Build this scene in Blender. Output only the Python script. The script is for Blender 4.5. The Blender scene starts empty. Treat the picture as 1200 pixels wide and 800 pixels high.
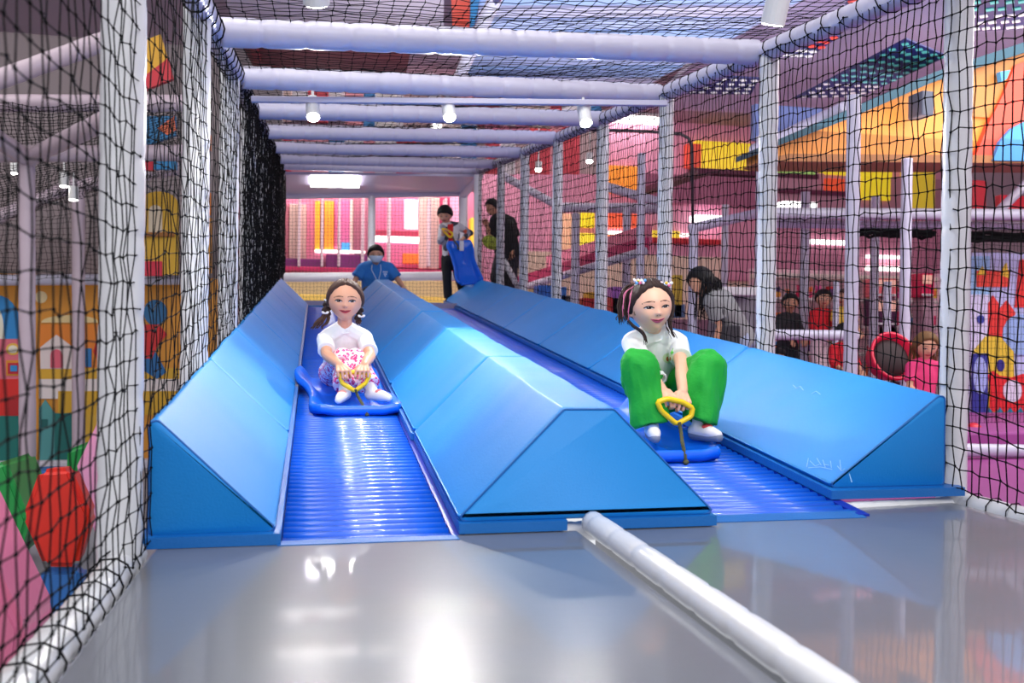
import bpy, bmesh, math, random
import numpy as np
from mathutils import Vector, Matrix, noise
from mathutils.bvhtree import BVHTree

scene = bpy.context.scene
COL = scene.collection
rnd = random.Random(7)

# ------------------------------------------------------------------ camera
FOC, CAMH = 1080.0, 0.5
YAW, PITCH, ROLL = math.radians(12.0688), math.radians(-0.4123), 0.012
_r0 = Vector((math.cos(YAW), -math.sin(YAW), 0)); _f0 = Vector((math.sin(YAW), math.cos(YAW), 0)); _z = Vector((0, 0, 1))
CF = _f0 * math.cos(PITCH) + _z * math.sin(PITCH)
_up = _z * math.cos(PITCH) - _f0 * math.sin(PITCH)
CR = _r0 * math.cos(ROLL) + _up * math.sin(ROLL)
CU = _up * math.cos(ROLL) - _r0 * math.sin(ROLL)
cam_data = bpy.data.cameras.new('camera'); cam = bpy.data.objects.new('camera', cam_data); COL.objects.link(cam)
cam_data.sensor_width = 36.0; cam_data.lens = 36.0 * FOC / 1200.0
cam_data.clip_start = 0.05; cam_data.clip_end = 100
m = Matrix((CR, CU, -CF)).transposed().to_4x4(); m.translation = (0, 0, CAMH); cam.matrix_world = m
cam_data.dof.use_dof = True; cam_data.dof.focus_distance = 3.5; cam_data.dof.aperture_fstop = 4.5
scene.camera = cam

# ------------------------------------------------------------------ light
w = bpy.data.worlds.new('hall_light'); scene.world = w; w.use_nodes = True
bg = w.node_tree.nodes['Background']; bg.inputs[0].default_value = (0.93, 0.95, 1.0, 1); bg.inputs[1].default_value = 0.9
scene.view_settings.view_transform = 'Standard'; scene.view_settings.look = 'None'
scene.view_settings.exposure = 0.0; scene.view_settings.gamma = 1.0; scene.view_settings.use_curve_mapping = False

def area(name, loc, size, power, target, color=(1, 1, 1)):
    l = bpy.data.lights.new(name, 'AREA'); l.shape = 'RECTANGLE'; l.size, l.size_y = size; l.energy = power; l.color = color
    o = bpy.data.objects.new(name, l); COL.objects.link(o); o.location = loc
    o.rotation_euler = (Vector(target) - Vector(loc)).to_track_quat('-Z', 'Y').to_euler(); return o
# the hall's own ceiling lighting: over the front deck, the left play area, the right play area and the far end; the upward roof fills are added
area('hall_light_front', (1.0, -2.2, 3.9), (4.0, 2.0), 170, (0.8, 3.0, 0.3), (1, 0.98, 0.96))
area('hall_light_mid', (0.2, 3.2, 3.9), (2.4, 2.4), 70, (0.6, 3.4, 0), (1, 0.99, 0.97))
area('hall_light_left', (-3.6, 5.5, 3.9), (3.0, 4.0), 110, (-3.0, 6.5, 0), (1, 0.96, 0.92))
area('hall_light_right', (6.5, 6.8, 3.45), (5.0, 5.0), 360, (6.0, 8.0, 0), (1, 0.97, 0.95))
area('added_roof_fill', (1.6, 6.6, 2.62), (3.0, 3.4), 48, (1.6, 6.8, 4), (0.95, 0.96, 1))  # added upward fill with no fixture, brightens the roof boards from below
area('added_roof_fill_right', (5.2, 7.0, 2.3), (4.0, 3.0), 70, (5.2, 7.2, 4), (1, 0.96, 1))  # unseen uplight added to lift the dim ceiling over the right play area
area('hall_light_far', (0.8, 14.2, 3.95), (5.0, 2.4), 230, (0.8, 13.8, 0), (1, 0.95, 0.9))

# ------------------------------------------------------------------ helpers
def ray(x, y): return CR * (x - 600) + CU * (400 - y) + CF * FOC
def at(x, y, Y):
    d = ray(x, y); t = Y / d.y; return Vector((0, 0, CAMH)) + d * t
def atz(x, y, z):
    d = ray(x, y); t = (z - CAMH) / d.z; return Vector((0, 0, CAMH)) + d * t
def atx(x, y, X):
    d = ray(x, y); t = X / d.x; return Vector((0, 0, CAMH)) + d * t

def srgb(r, g, b):
    f = lambda c: (c / 255 / 12.92) if c / 255 <= 0.04045 else ((c / 255 + 0.055) / 1.055) ** 2.4
    return (f(r), f(g), f(b), 1)

MATS = {}
def mat(name, rgb, rough=0.5, var=0.06, scale=6.0, bump=0.0, bscale=40.0, metal=0.0, coat=0.0, emit=0.0, spec=0.5, sss=0.0, alpha=1.0):
    if name in MATS: return MATS[name]
    m = bpy.data.materials.new(name); m.use_nodes = True; nt = m.node_tree; b = nt.nodes['Principled BSDF']
    c = srgb(*rgb)
    tc = nt.nodes.new('ShaderNodeTexCoord')
    n = nt.nodes.new('ShaderNodeTexNoise'); n.inputs['Scale'].default_value = scale; n.inputs['Detail'].default_value = 3
    nt.links.new(tc.outputs['Object'], n.inputs['Vector'])
    mx = nt.nodes.new('ShaderNodeMixRGB'); mx.blend_type = 'MIX'
    mx.inputs[1].default_value = tuple(x * (1 - var) for x in c[:3]) + (1,); mx.inputs[2].default_value = tuple(min(1, x * (1 + var)) for x in c[:3]) + (1,)
    nt.links.new(n.outputs['Fac'], mx.inputs[0]); nt.links.new(mx.outputs[0], b.inputs['Base Color'])
    b.inputs['Roughness'].default_value = rough; b.inputs['Metallic'].default_value = metal
    b.inputs['Coat Weight'].default_value = coat; b.inputs['Specular IOR Level'].default_value = spec
    if sss: b.inputs['Subsurface Weight'].default_value = sss; b.inputs['Subsurface Radius'].default_value = (0.012, 0.005, 0.003); b.inputs['Subsurface Scale'].default_value = 1.0
    if emit: nt.links.new(mx.outputs[0], b.inputs['Emission Color']); b.inputs['Emission Strength'].default_value = emit
    if bump:
        n2 = nt.nodes.new('ShaderNodeTexNoise'); n2.inputs['Scale'].default_value = bscale; n2.inputs['Detail'].default_value = 4
        nt.links.new(tc.outputs['Object'], n2.inputs['Vector'])
        bp = nt.nodes.new('ShaderNodeBump'); bp.inputs['Strength'].default_value = bump; bp.inputs['Distance'].default_value = 0.01
        nt.links.new(n2.outputs['Fac'], bp.inputs['Height']); nt.links.new(bp.outputs[0], b.inputs['Normal'])
    MATS[name] = m; return m

def tag(o, label=None, cat=None, group=None, kind=None):
    if label: o['label'] = label
    if cat: o['category'] = cat
    if group: o['group'] = group
    if kind: o['kind'] = kind
    elif cat: o['kind'] = 'thing'
    return o
def thing(name, label, cat, loc=(0, 0, 0), group=None):
    o = bpy.data.objects.new(name, None); o.empty_display_size = 0.1; COL.objects.link(o); o.location = loc
    o.matrix_world = Matrix.Translation(Vector(loc)); return tag(o, label, cat, group)
def origin_of(o):
    p = Vector((0, 0, 0))
    while o is not None: p = p + o.location; o = o.parent
    return p
def link(name, me, mt, parent=None, smooth=False):
    """verts are world coordinates; the object gets its parent's origin, so local = world - origin"""
    o = bpy.data.objects.new(name, me); COL.objects.link(o)
    for x in (mt if isinstance(mt, (list, tuple)) else [mt]):
        if x: me.materials.append(x)
    if parent is not None:
        p = origin_of(parent); me.transform(Matrix.Translation(-p)); o.parent = parent
    if smooth:
        me.polygons.foreach_set('use_smooth', [True] * len(me.polygons))
    return o

class MB:
    def __init__(s): s.v = []; s.f = []; s.mi = []; s.cur = 0
    def add(s, verts, faces):
        k = len(s.v); s.v += [tuple(p) for p in verts]; s.f += [tuple(i + k for i in f) for f in faces]; s.mi += [s.cur] * len(faces); return s
    def box(s, c, d, rot=None, bev=0.0):
        c = Vector(c); h = Vector(d) / 2
        if bev <= 0:
            P = [Vector((x * h.x, y * h.y, z * h.z)) for z in (-1, 1) for y in (-1, 1) for x in (-1, 1)]
            F = [(0, 2, 3, 1), (4, 5, 7, 6), (0, 1, 5, 4), (2, 6, 7, 3), (0, 4, 6, 2), (1, 3, 7, 5)]
        else:
            bm = bmesh.new(); bmesh.ops.create_cube(bm, size=1.0)
            for v in bm.verts: v.co = Vector((v.co.x * d[0], v.co.y * d[1], v.co.z * d[2]))
            bmesh.ops.bevel(bm, geom=bm.edges[:], offset=min(bev, min(d) * 0.45), segments=2, affect='EDGES', profile=0.5)
            bm.verts.index_update(); P = [v.co.copy() for v in bm.verts]; F = [[v.index for v in f.verts] for f in bm.faces]; bm.free()
        if rot is not None: P = [rot @ p for p in P]
        return s.add([p + c for p in P], F)
    def tube(s, pts, r, n=8, cap=True, closed=False, flat=None):
        """r: number or list; flat: (w,h) multipliers on the two normals"""
        pts = [Vector(p) for p in pts]; N = len(pts); R = r if isinstance(r, (list, tuple)) else [r] * N
        t0 = (pts[1] - pts[0]).normalized(); a = Vector((0, 0, 1)) if abs(t0.z) < 0.9 else Vector((1, 0, 0))
        u = t0.cross(a).normalized(); V = []
        for i, p in enumerate(pts):
            if closed: t = (pts[(i + 1) % N] - pts[i - 1]).normalized()
            else: t = (pts[min(i + 1, N - 1)] - pts[max(i - 1, 0)]).normalized()
            u = (u - t * u.dot(t)).normalized(); b = t.cross(u)
            fu, fb = flat or (1, 1)
            for k in range(n):
                an = 2 * math.pi * k / n; V.append(p + (u * math.cos(an) * fu + b * math.sin(an) * fb) * R[i])
        F = []
        for i in range(N if closed else N - 1):
            j = (i + 1) % N
            for k in range(n): F.append((i * n + k, i * n + (k + 1) % n, j * n + (k + 1) % n, j * n + k))
        if cap and not closed: F.append(tuple(range(n - 1, -1, -1))); F.append(tuple((N - 1) * n + k for k in range(n)))
        return s.add(V, F)
    def prism(s, poly, d):
        """poly: list of Vectors (planar), extruded by vector d"""
        d = Vector(d); n = len(poly); poly = [Vector(p) for p in poly]
        F = [tuple(range(n)), tuple(range(2 * n - 1, n - 1, -1))] + [(i, i + n, (i + 1) % n + n, (i + 1) % n) for i in range(n)]
        return s.add(poly + [p + d for p in poly], F)
    def ell(s, c, r, rot=None, nu=16, nv=10):
        c = Vector(c); V = []; F = []
        for j in range(1, nv):
            th = math.pi * j / nv
            for i in range(nu):
                ph = 2 * math.pi * i / nu
                p = Vector((r[0] * math.sin(th) * math.cos(ph), r[1] * math.sin(th) * math.sin(ph), r[2] * math.cos(th)))
                V.append(c + (rot @ p if rot is not None else p))
        for z in (1, -1):
            p = Vector((0, 0, z * r[2])); V.append(c + (rot @ p if rot is not None else p))
        T, B = len(V) - 2, len(V) - 1
        for j in range(nv - 2):
            for i in range(nu): F.append((j * nu + i, (j + 1) * nu + i, (j + 1) * nu + (i + 1) % nu, j * nu + (i + 1) % nu))
        for i in range(nu):
            F.append((T, i, (i + 1) % nu)); F.append((B, (nv - 2) * nu + (i + 1) % nu, (nv - 2) * nu + i))
        return s.add(V, F)
    def cap(s, p0, p1, r0, r1, n=12, flat=None, side=None):
        """tapered capsule; flat (a,b) squeezes along side / the other normal"""
        p0, p1 = Vector(p0), Vector(p1); t = p1 - p0; L = t.length; t = t / L if L > 1e-9 else Vector((0, 0, 1))
        a = side if side is not None else (Vector((0, 0, 1)) if abs(t.z) < 0.9 else Vector((1, 0, 0)))
        a = Vector(a); u = (a - t * a.dot(t)).normalized(); b = t.cross(u); fu, fb = flat or (1, 1)
        rings = [(p0 - t * r0 * math.cos(q), r0 * math.sin(q)) for q in (0.12, 0.5, 1.0)] + [(p0, r0)]
        rings += [(p1, r1)] + [(p1 + t * r1 * math.cos(q), r1 * math.sin(q)) for q in (1.0, 0.5, 0.12)]
        V = [c + (u * math.cos(2 * math.pi * k / n) * fu + b * math.sin(2 * math.pi * k / n) * fb) * r for c, r in rings for k in range(n)]
        N = len(rings); F = [(i * n + k, i * n + (k + 1) % n, (i + 1) * n + (k + 1) % n, (i + 1) * n + k) for i in range(N - 1) for k in range(n)]
        F.append(tuple(range(n - 1, -1, -1))); F.append(tuple((N - 1) * n + k for k in range(n)))
        return s.add(V, F)
    def loft(s, rings, xdir, n=20, ydir=None, power=2.0):
        """rings: (center, rx, ry[, normal]); flat caps"""
        V = []; N = len(rings); pts = [Vector(r[0]) for r in rings]
        for i, r in enumerate(rings):
            t = (pts[min(i + 1, N - 1)] - pts[max(i - 1, 0)]).normalized()
            if len(r) > 3: t = Vector(r[3]).normalized()
            x = Vector(xdir); x = (x - t * x.dot(t)).normalized(); y = t.cross(x)
            for k in range(n):
                an = 2 * math.pi * k / n; c_, s_ = math.cos(an), math.sin(an)
                c_ = math.copysign(abs(c_) ** (2 / power), c_); s_ = math.copysign(abs(s_) ** (2 / power), s_)
                V.append(pts[i] + x * c_ * r[1] + y * s_ * r[2])
        F = [(i * n + k, i * n + (k + 1) % n, (i + 1) * n + (k + 1) % n, (i + 1) * n + k) for i in range(N - 1) for k in range(n)]
        F.append(tuple(range(n - 1, -1, -1))); F.append(tuple((N - 1) * n + k for k in range(n)))
        return s.add(V, F)
    def mesh(s, name='m', fix=True):
        me = bpy.data.meshes.new(name); me.from_pydata(s.v, [], s.f)
        if any(s.mi): me.polygons.foreach_set('material_index', s.mi)
        if fix and len(s.f) < 60000:
            bm = bmesh.new(); bm.from_mesh(me); bmesh.ops.recalc_face_normals(bm, faces=bm.faces); bm.to_mesh(me); bm.free()
        me.update(); return me
    def build(s, name, mt, parent=None, smooth=False, fix=True): return link(name, s.mesh(name, fix), mt, parent, smooth)

def lathe_tube(p0, p1, r, crimp=0.12, depth=0.05, n=14, jitter=True):
    """a padded pipe: foam sleeve with a slight waist at every tie"""
    p0, p1 = Vector(p0), Vector(p1); L = (p1 - p0).length; N = max(2, int(L / (crimp / 14)))
    pts = []; R = []; ph = rnd.random()
    for i in range(N + 1):
        q = i / N; pts.append(p0.lerp(p1, q)); x = (q * L / crimp + ph) % 1.0
        R.append(r * (1 - depth * math.exp(-((min(x, 1 - x)) / 0.075) ** 2) + 0.02 * noise.noise((q * L * 4, ph * 9, 0))))
    return pts, R
def padded(name, p0, p1, r, mt, label=None, cat=None, group=None, parent=None, crimp=0.12, depth=0.07, n=14):
    pts, R = lathe_tube(p0, p1, r, crimp, depth, n); o = MB().tube(pts, R, n).build(name, mt, parent, True)
    if label: tag(o, label, cat, group)
    return o

ORD = ['first', 'second', 'third', 'fourth', 'fifth', 'sixth', 'seventh', 'eighth', 'ninth', 'tenth', 'eleventh', 'twelfth']

def net(name, label, P, nu, nv, mt, r=0.0018, knot=0.005, parent=None, jit=0.003, keep=None, nodes_out=None, lace=None):
    """P(i, j) -> world point of node i (of nu) on row j (of nv): square-mesh cord net, strands both ways and a knot at every node"""
    A = np.array([[P(i, j) for i in range(nu)] for j in range(nv)], dtype=float)
    rs = np.random.RandomState(abs(hash(label)) % 1000 if False else len(label) * 7 + nu)
    A += rs.normal(0, jit, A.shape)
    V = []; F = []; base = 0
    def strand(Q):
        nonlocal base
        N = len(Q); T = np.gradient(Q, axis=0); T /= np.linalg.norm(T, axis=1)[:, None] + 1e-9
        a = np.where(np.abs(T[:, 2:3]) < 0.9, np.array([[0, 0, 1.0]]), np.array([[1.0, 0, 0]]))
        a = a if np.abs(T[:, 2]).mean() < 0.6 else np.tile(np.array([[0.6, 0.8, 0]]), (N, 1))
        if np.abs(T[:, 2]).mean() < 0.6: a = np.tile(np.array([[0.05, 0.08, 1.0]]), (N, 1))
        U = np.cross(T, a); U /= np.linalg.norm(U, axis=1)[:, None] + 1e-9; B = np.cross(T, U)
        ring = [Q + r * (U * math.cos(an) + B * math.sin(an)) for an in (0.3, 0.3 + 2.094, 0.3 + 4.189)]
        V.append(np.stack(ring, 1).reshape(-1, 3))
        i = np.arange(N - 1)[:, None]; k = np.arange(3)[None, :]; k2 = (k + 1) % 3
        f = np.stack([base + i * 3 + k, base + i * 3 + k2, base + (i + 1) * 3 + k2, base + (i + 1) * 3 + k], -1).reshape(-1, 4)
        F.append(f); base += N * 3
    for j in range(nv): strand(A[j])
    for i in range(nu): strand(A[:, i])
    quads = np.concatenate(F); V = np.concatenate(V)
    K = A.reshape(-1, 3); nk = len(K)
    O = np.array([(1, 0, 0), (-1, 0, 0), (0, 1, 0), (0, -1, 0), (0, 0, 1), (0, 0, -1)], float) * knot
    KV = (K[:, None, :] + O[None]).reshape(-1, 3)
    T8 = np.array([(0, 2, 4), (2, 1, 4), (1, 3, 4), (3, 0, 4), (2, 0, 5), (1, 2, 5), (3, 1, 5), (0, 3, 5)])
    tris = (np.arange(nk)[:, None, None] * 6 + T8[None] + len(V)).reshape(-1, 3)
    V = np.concatenate([V, KV]); me = bpy.data.meshes.new(name)
    nq, ntri = len(quads), len(tris)
    me.vertices.add(len(V)); me.vertices.foreach_set('co', V.ravel())
    me.loops.add(nq * 4 + ntri * 3); me.loops.foreach_set('vertex_index', np.concatenate([quads.ravel(), tris.ravel()]).astype(np.int32))
    me.polygons.add(nq + ntri)
    me.polygons.foreach_set('loop_start', np.concatenate([np.arange(nq) * 4, nq * 4 + np.arange(ntri) * 3]).astype(np.int32))
    me.update(calc_edges=True); me.validate()
    o = link(name, me, mt, parent); tag(o, label, 'net'); return o

def lacing(p0, p1, r, pitch, mt, parent, cord=0.0028):
    """a cord wound round a rail"""
    p0, p1 = Vector(p0), Vector(p1); t = (p1 - p0); L = t.length; t.normalize()
    u = t.cross(Vector((0, 0, 1))).normalized(); b = t.cross(u); pts = []; n = int(L / pitch * 10)
    for i in range(n + 1):
        an = i / 10 * 2 * math.pi; rr = r * (1.02 + 0.06 * noise.noise((i * 0.31, L, 0))); pts.append(p0 + t * (L * i / n) + (u * math.cos(an) + b * math.sin(an)) * rr)
    return MB().tube(pts, cord, 4).build('lacing_cord', mt, parent)
# ------------------------------------------------------------------ materials
M_WHITE = mat('white_vinyl', (226, 226, 230), 0.28, 0.04, 5, 0.15, 25)
M_WHITE2 = mat('lavender_white_vinyl', (196, 192, 212), 0.35, 0.05, 5, 0.15, 25)
M_BLUE = mat('blue_vinyl', (20, 138, 220), 0.5, 0.07, 3, 0.12, 160, spec=0.42)
M_BLUED = mat('blue_vinyl_mat', (14, 104, 184), 0.4, 0.06, 3, 0.1, 120)
M_PIPE = mat('blue_seam', (12, 96, 176), 0.5)
M_ROLL = mat('blue_roller', (0, 98, 232), 0.3, 0.05, 10, spec=1.0, coat=0.6)
M_BED = mat('slide_bed_blue', (8, 40, 170), 0.4)
M_DECK = mat('grey_deck_vinyl', (112, 115, 124), 0.30, 0.07, 1.5, 0.02, 30, spec=0.3, coat=0.55)
M_DECK.node_tree.nodes['Principled BSDF'].inputs['Coat Roughness'].default_value = 0.05
M_NET = mat('black_net_cord', (9, 9, 11), 0.85, 0.1, spec=0.15)
M_LAMP = mat('lamp_white_metal', (235, 235, 235), 0.4)
M_GLOW = mat('lamp_glow', (255, 250, 240), 0.5, 0.0, emit=40)
M_DARK = mat('dark_gap', (20, 20, 26), 0.7)

def S(Y): return 0.1 * (Y - 2.25)
def ZL(Y): return 1.27 + 0.1 * Y
def ZR(Y): return 1.40 + 0.1 * Y

# ------------------------------------------------------------------ setting: hall shell
M_HCEIL = mat('hall_ceiling', (172, 160, 176), 0.8, 0.1, 0.6)
M_HWALL = mat('hall_wall_mauve', (150, 136, 142), 0.8, 0.08, 0.5)
M_HFLOOR = mat('hall_floor_grey', (150, 150, 158), 0.5, 0.08, 1)
M_PURP = mat('purple_floor_mat', (150, 62, 132), 0.5, 0.1, 3)
M_PINKW = mat('pink_wall', (232, 150, 178), 0.7, 0.08, 1.2)
tag(MB().box((2.5, 13.0, 4.3), (26, 18, 0.1)).build('ceiling', M_HCEIL), kind='structure')
tag(MB().box((-4.5, 9, -0.8), (8.2, 26, 0.1)).build('floor', M_HFLOOR), kind='structure')
tag(MB().box((9.0, 9, -0.45), (14.0, 26, 0.1)).build('floor', M_PURP), kind='structure')
tag(MB().box((2.5, 20, 1.7), (26, 0.15, 5.2)).build('wall_back', mat('hall_wall_pale', (214, 176, 186), 0.8, 0.1, 0.8)), kind='structure')
tag(MB().box((-8.6, 9, 1.7), (0.15, 26, 5.2)).build('wall_left', M_HWALL), kind='structure')
tag(MB().box((15.6, 9, 1.7), (0.15, 26, 5.2)).build('wall_right', mat('hall_wall_dusk', (150, 120, 150), 0.8, 0.1, 0.8)), kind='structure')

# deck in front of the slides: two vinyl panels either side of the white pole
tag(MB().box((0.155, 0.55, -0.03), (1.02, 3.46, 0.06), bev=0.006).build('floor', M_DECK), kind='structure')
tag(MB().prism([(.73, -1.2, -.06), (1.925, -1.2, -.06), (1.925, 2.52, -.06), (.73, 2.33, -.06)], (0, 0, .06)).build('floor', M_DECK), kind='structure')

# padded rails round the deck
M_RAIL = M_WHITE
padded('floor_rail', (-0.40, -0.8, 0.0), (-0.40, 2.2, -0.004), 0.036, M_RAIL, 'white padded rail along the left edge of the grey deck', 'rail', 'padded pipes', crimp=0.15)
padded('floor_rail', (1.99, -0.8, -0.02), (1.99, 2.6, -0.02), 0.045, M_RAIL, 'white padded rail along the right edge of the grey deck', 'rail', 'padded pipes', crimp=0.15)
padded('floor_rail', (0.70, -0.4, 0.012), (0.70, 2.26, 0.022), 0.03, M_RAIL, 'white padded pole laid between the two grey deck panels', 'rail', 'padded pipes', crimp=0.16, depth=0.09)
padded('floor_rail', (0.36, 2.30, -0.012), (1.03, 2.35, -0.012), 0.026, M_RAIL, 'white padded crossbar under the front end of the middle blue pad', 'rail', 'padded pipes', crimp=0.08)
padded('floor_rail', (1.53, 2.47, -0.012), (1.93, 2.51, -0.012), 0.026, M_RAIL, 'white padded crossbar under the front end of the right blue pad', 'rail', 'padded pipes', crimp=0.08)

# ------------------------------------------------------------------ roller slides
def roller_slide(label, x0, x1, ya, yb):
    root = thing('roller_slide', label, 'slide', ((x0 + x1) / 2, ya, 0), 'the two sled slides')
    bed = MB(); bed.prism([(x0 - .05, ya + .01, S(ya) - .06), (x0 - .05, yb, S(yb) - .06), (x0 - .05, yb, S(yb) - .035), (x0 - .05, ya + .01, S(ya) - .035)], (x1 - x0 + .1, 0, 0))
    bed.build('slide_bed', M_BED, root)
    for xs, wd in ((x0 - .006, .012), (x1 - .012, .034)):
        MB().prism([(xs, ya, S(ya) - .03), (xs, yb, S(yb) - .03), (xs, yb, S(yb) - .002), (xs, ya, S(ya) - .002)], (wd, 0, 0)).build('side_channel', M_BED, root)
    MB().box(((x0 + x1) / 2, yb + .03, S(yb) + .0), (x1 - x0 + .06, .1, .03), bev=.006).build('end_strip', M_BLUED, root)
    MB().prism([(x0, ya - .02, .002), (x0, ya + .035, S(ya + .03) - .001), (x0, ya + .035, -.03), (x0, ya - .02, -.03)], (x1 - x0, 0, 0)).build('front_lip', M_BLUED, root)
    base = MB().tube([(x0 + .01, 0, 0), (x1 - .014, 0, 0)], .0185, 12).mesh('roller')
    base.polygons.foreach_set('use_smooth', [len(p.vertices) == 4 for p in base.polygons]); base.materials.append(M_ROLL)
    base.transform(Matrix.Translation(-Vector(((x0 + x1) / 2, 0, 0))))
    n = int((yb - ya - .05) / .0455)
    for i in range(n):
        y = ya + .045 + i * .0455
        o = bpy.data.objects.new('roller', base); COL.objects.link(o); o.parent = root
        o.location = (0, y - ya, S(y) - .0185 + .002 * rnd.uniform(-.4, .4)); o.rotation_euler = (rnd.random() * 6, 0, 0)
roller_slide('bright blue roller slide between the left and the middle foam wedges', -0.082, 0.350, 2.235, 10.0)
roller_slide('bright blue roller slide between the middle and the right foam wedges', 1.045, 1.515, 2.33, 10.75)

# ------------------------------------------------------------------ foam wedges
def rounded(poly, r, long=0.05):
    out = []; n = len(poly)
    for i in range(n):
        p = Vector(poly[i]); a = Vector(poly[i - 1]); b = Vector(poly[(i + 1) % n])
        da, db = (a - p).normalized(), (b - p).normalized()
        ang = math.acos(max(-1, min(1, da.dot(db)))); d = min(r / math.tan(ang / 2), 0.06)
        A, B = p + da * d, p + db * d
        for q in (0, .33, .67, 1): out.append((A * (1 - q) + p * q).lerp(p * (1 - q) + B * q, q))
    res = []
    for i, p in enumerate(out):
        q = out[(i + 1) % len(out)]; L = (q - p).length; k = max(1, int(L / long))
        for j in range(k): res.append(p.lerp(q, j / k))
    return res
def foam_wedge(label, prof, ya, yb, group, mats, front=False, seed=0):
    """prof: [(X, dz)] cross-section; runs ya..yb up the slope"""
    cx = sum(p[0] for p in prof) / len(prof)
    root = thing('foam_wedge', label, 'foam pad', (cx, ya, S(ya)), group)
    ring = rounded([(p[0], p[1], 0) for p in prof], .014)
    c = Vector((cx, sum(p[1] for p in prof) / len(prof), 0))
    L = yb - ya; st = [(0, .90), (.003, .94), (.008, .972), (.016, .99), (.03, 1.0)]
    st += [(.03 + (L - .06) * k / 20, 1.0) for k in range(1, 20)]
    st += [(L - .03, 1.0), (L - .016, .99), (L - .008, .972), (L - .003, .94), (L, .90)]
    if front: st[:5] = [(0, .955), (.004, .978), (.012, .994), (.022, 1.0), (.03, 1.0)]
    V = []; n = len(ring)
    for y, sc in st:
        for p in ring:
            q = c + (p - c) * sc; d = (p - c).normalized()
            edge = math.exp(-((min(y, L - y)) / .05) ** 2)
            k = noise.noise((p.x * 3.5 + seed, (ya + y) * 15, p.y * 3.5)) * .0032 + noise.noise((p.x * 2 + seed * 3, (ya + y) * 4, p.y * 2)) * .006
            k *= 1 if p.y > .02 else 0
            q = q + d * (k * (1 - .5 * edge))
            V.append((q.x, ya + y, S(max(ya + y, 2.25)) + .025 + max(q.y, 0)))
    N = len(st)
    F = [(i * n + k, i * n + (k + 1) % n, (i + 1) * n + (k + 1) % n, (i + 1) * n + k) for i in range(N - 1) for k in range(n)]
    F.append(tuple(range(n - 1, -1, -1))); F.append(tuple((N - 1) * n + k for k in range(n)))
    MB().add(V, F).build('pad_cover', M_BLUE, root, True)
    if front:
        MB().tube([(c.x + (p.x - c.x) * .985, ya + .004, S(max(ya, 2.25)) + .026 + max(c.y + (p.y - c.y) * .985, .003)) for p in ring], .003, 6, closed=True).build('piping', M_PIPE, root, True)
    for (a, b, y0, y1) in mats:
        MB().prism([Vector((a, y0, S(max(y0, 2.25)) + .001)), Vector((a, y1, S(y1) + .001)), Vector((a, y1, S(y1) + .027)), Vector((a, y0, S(max(y0, 2.25)) + .027))], (b - a, 0, 0)).build('base_mat', M_BLUED, root)
def run(side, prof, ys, fm, lane):
    for k in range(len(ys) - 1):
        ya, yb = ys[k], ys[k + 1]
        lab = 'blue foam wedge pad %s, %s from the grey deck' % (side, ORD[k]) if k else 'blue foam wedge pad %s, nearest the grey deck' % side
        foam_wedge(lab, prof, ya + (.003 if k else 0), yb - .003, 'blue foam wedges', fm(k, ya, yb), k == 0, k + len(side))
run('along the left net', [(-.086, 0), (-.088, .012), (-.352, .268), (-.372, .268), (-.372, 0)], [2.245, 3.36, 4.42, 5.5, 6.6, 7.7, 8.85, 9.98],
    lambda k, a, b: [(-.385, -.074, a - (.022 if not k else 0), b)], None)
run('in the middle between the slides', [(.352, 0), (.356, .012), (.626, .284), (.762, .284), (1.040, .012), (1.046, 0)], [2.28, 3.36, 4.45, 5.53, 6.6, 7.7, 8.8, 9.95],
    lambda k, a, b: [(.356, .635, a - .014, b), (.745, 1.044, a - .014, b)] if not k else [(.345, 1.052, a, b)], None)
run('along the right net', [(1.515, 0), (1.519, .012), (1.885, .278), (1.908, .278), (1.908, 0)], [2.5, 3.8, 5.02, 6.22, 7.44, 8.66, 9.85, 11.0],
    lambda k, a, b: [(1.503, 1.955, a - (.03 if not k else 0), b)], None)
# pale scuffs rubbed into the first right pad
def scuff(pts):
    B = []
    for (px, py) in pts:
        # point on the sloped face of the right wedge, found along the sight line then lifted off the vinyl
        n = Vector((-.266, -.0, .366)).normalized(); p0 = Vector((1.519, 2.5, S(2.5) + .04)); nn = Vector((-.266, -.0366, .366)).normalized()
        d = ray(px, py); o = Vector((0, 0, CAMH)); t = nn.dot(p0 - o) / nn.dot(d); B.append(o + d * t + nn * .004)
    return B
M_SCUFF = mat('pale_scuff', (150, 200, 240), 0.6)
pad0 = [o for o in bpy.data.objects if o.name.startswith('foam_wedge') and o.get('label', '').startswith('blue foam wedge pad along the right net, nearest')][0]
for pts in ([(948, 538), (946, 548)], [(950, 541), (956, 547), (961, 545)], [(958, 538), (963, 546)], [(965, 540), (968, 549)], [(966, 545), (972, 546)], [(974, 541), (975, 549)], [(982, 547), (987, 553), (991, 550)], [(996, 556), (999, 566)], [(948, 549), (962, 548), (976, 551)], [(930, 452), (934, 456), (938, 453), (942, 458)], [(952, 462), (957, 459), (962, 463)], [(985, 540), (986, 551)]):
    MB().tube(scuff(pts), .0011, 5).build('scuff_mark', M_SCUFF, pad0)
# ------------------------------------------------------------------ platform at the top
tag(MB().box((0.78, 11.2, 0.79), (2.5, 2.2, 0.10)).build('floor', mat('platform_mat', (150, 140, 170), 0.4)), kind='structure')

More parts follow.
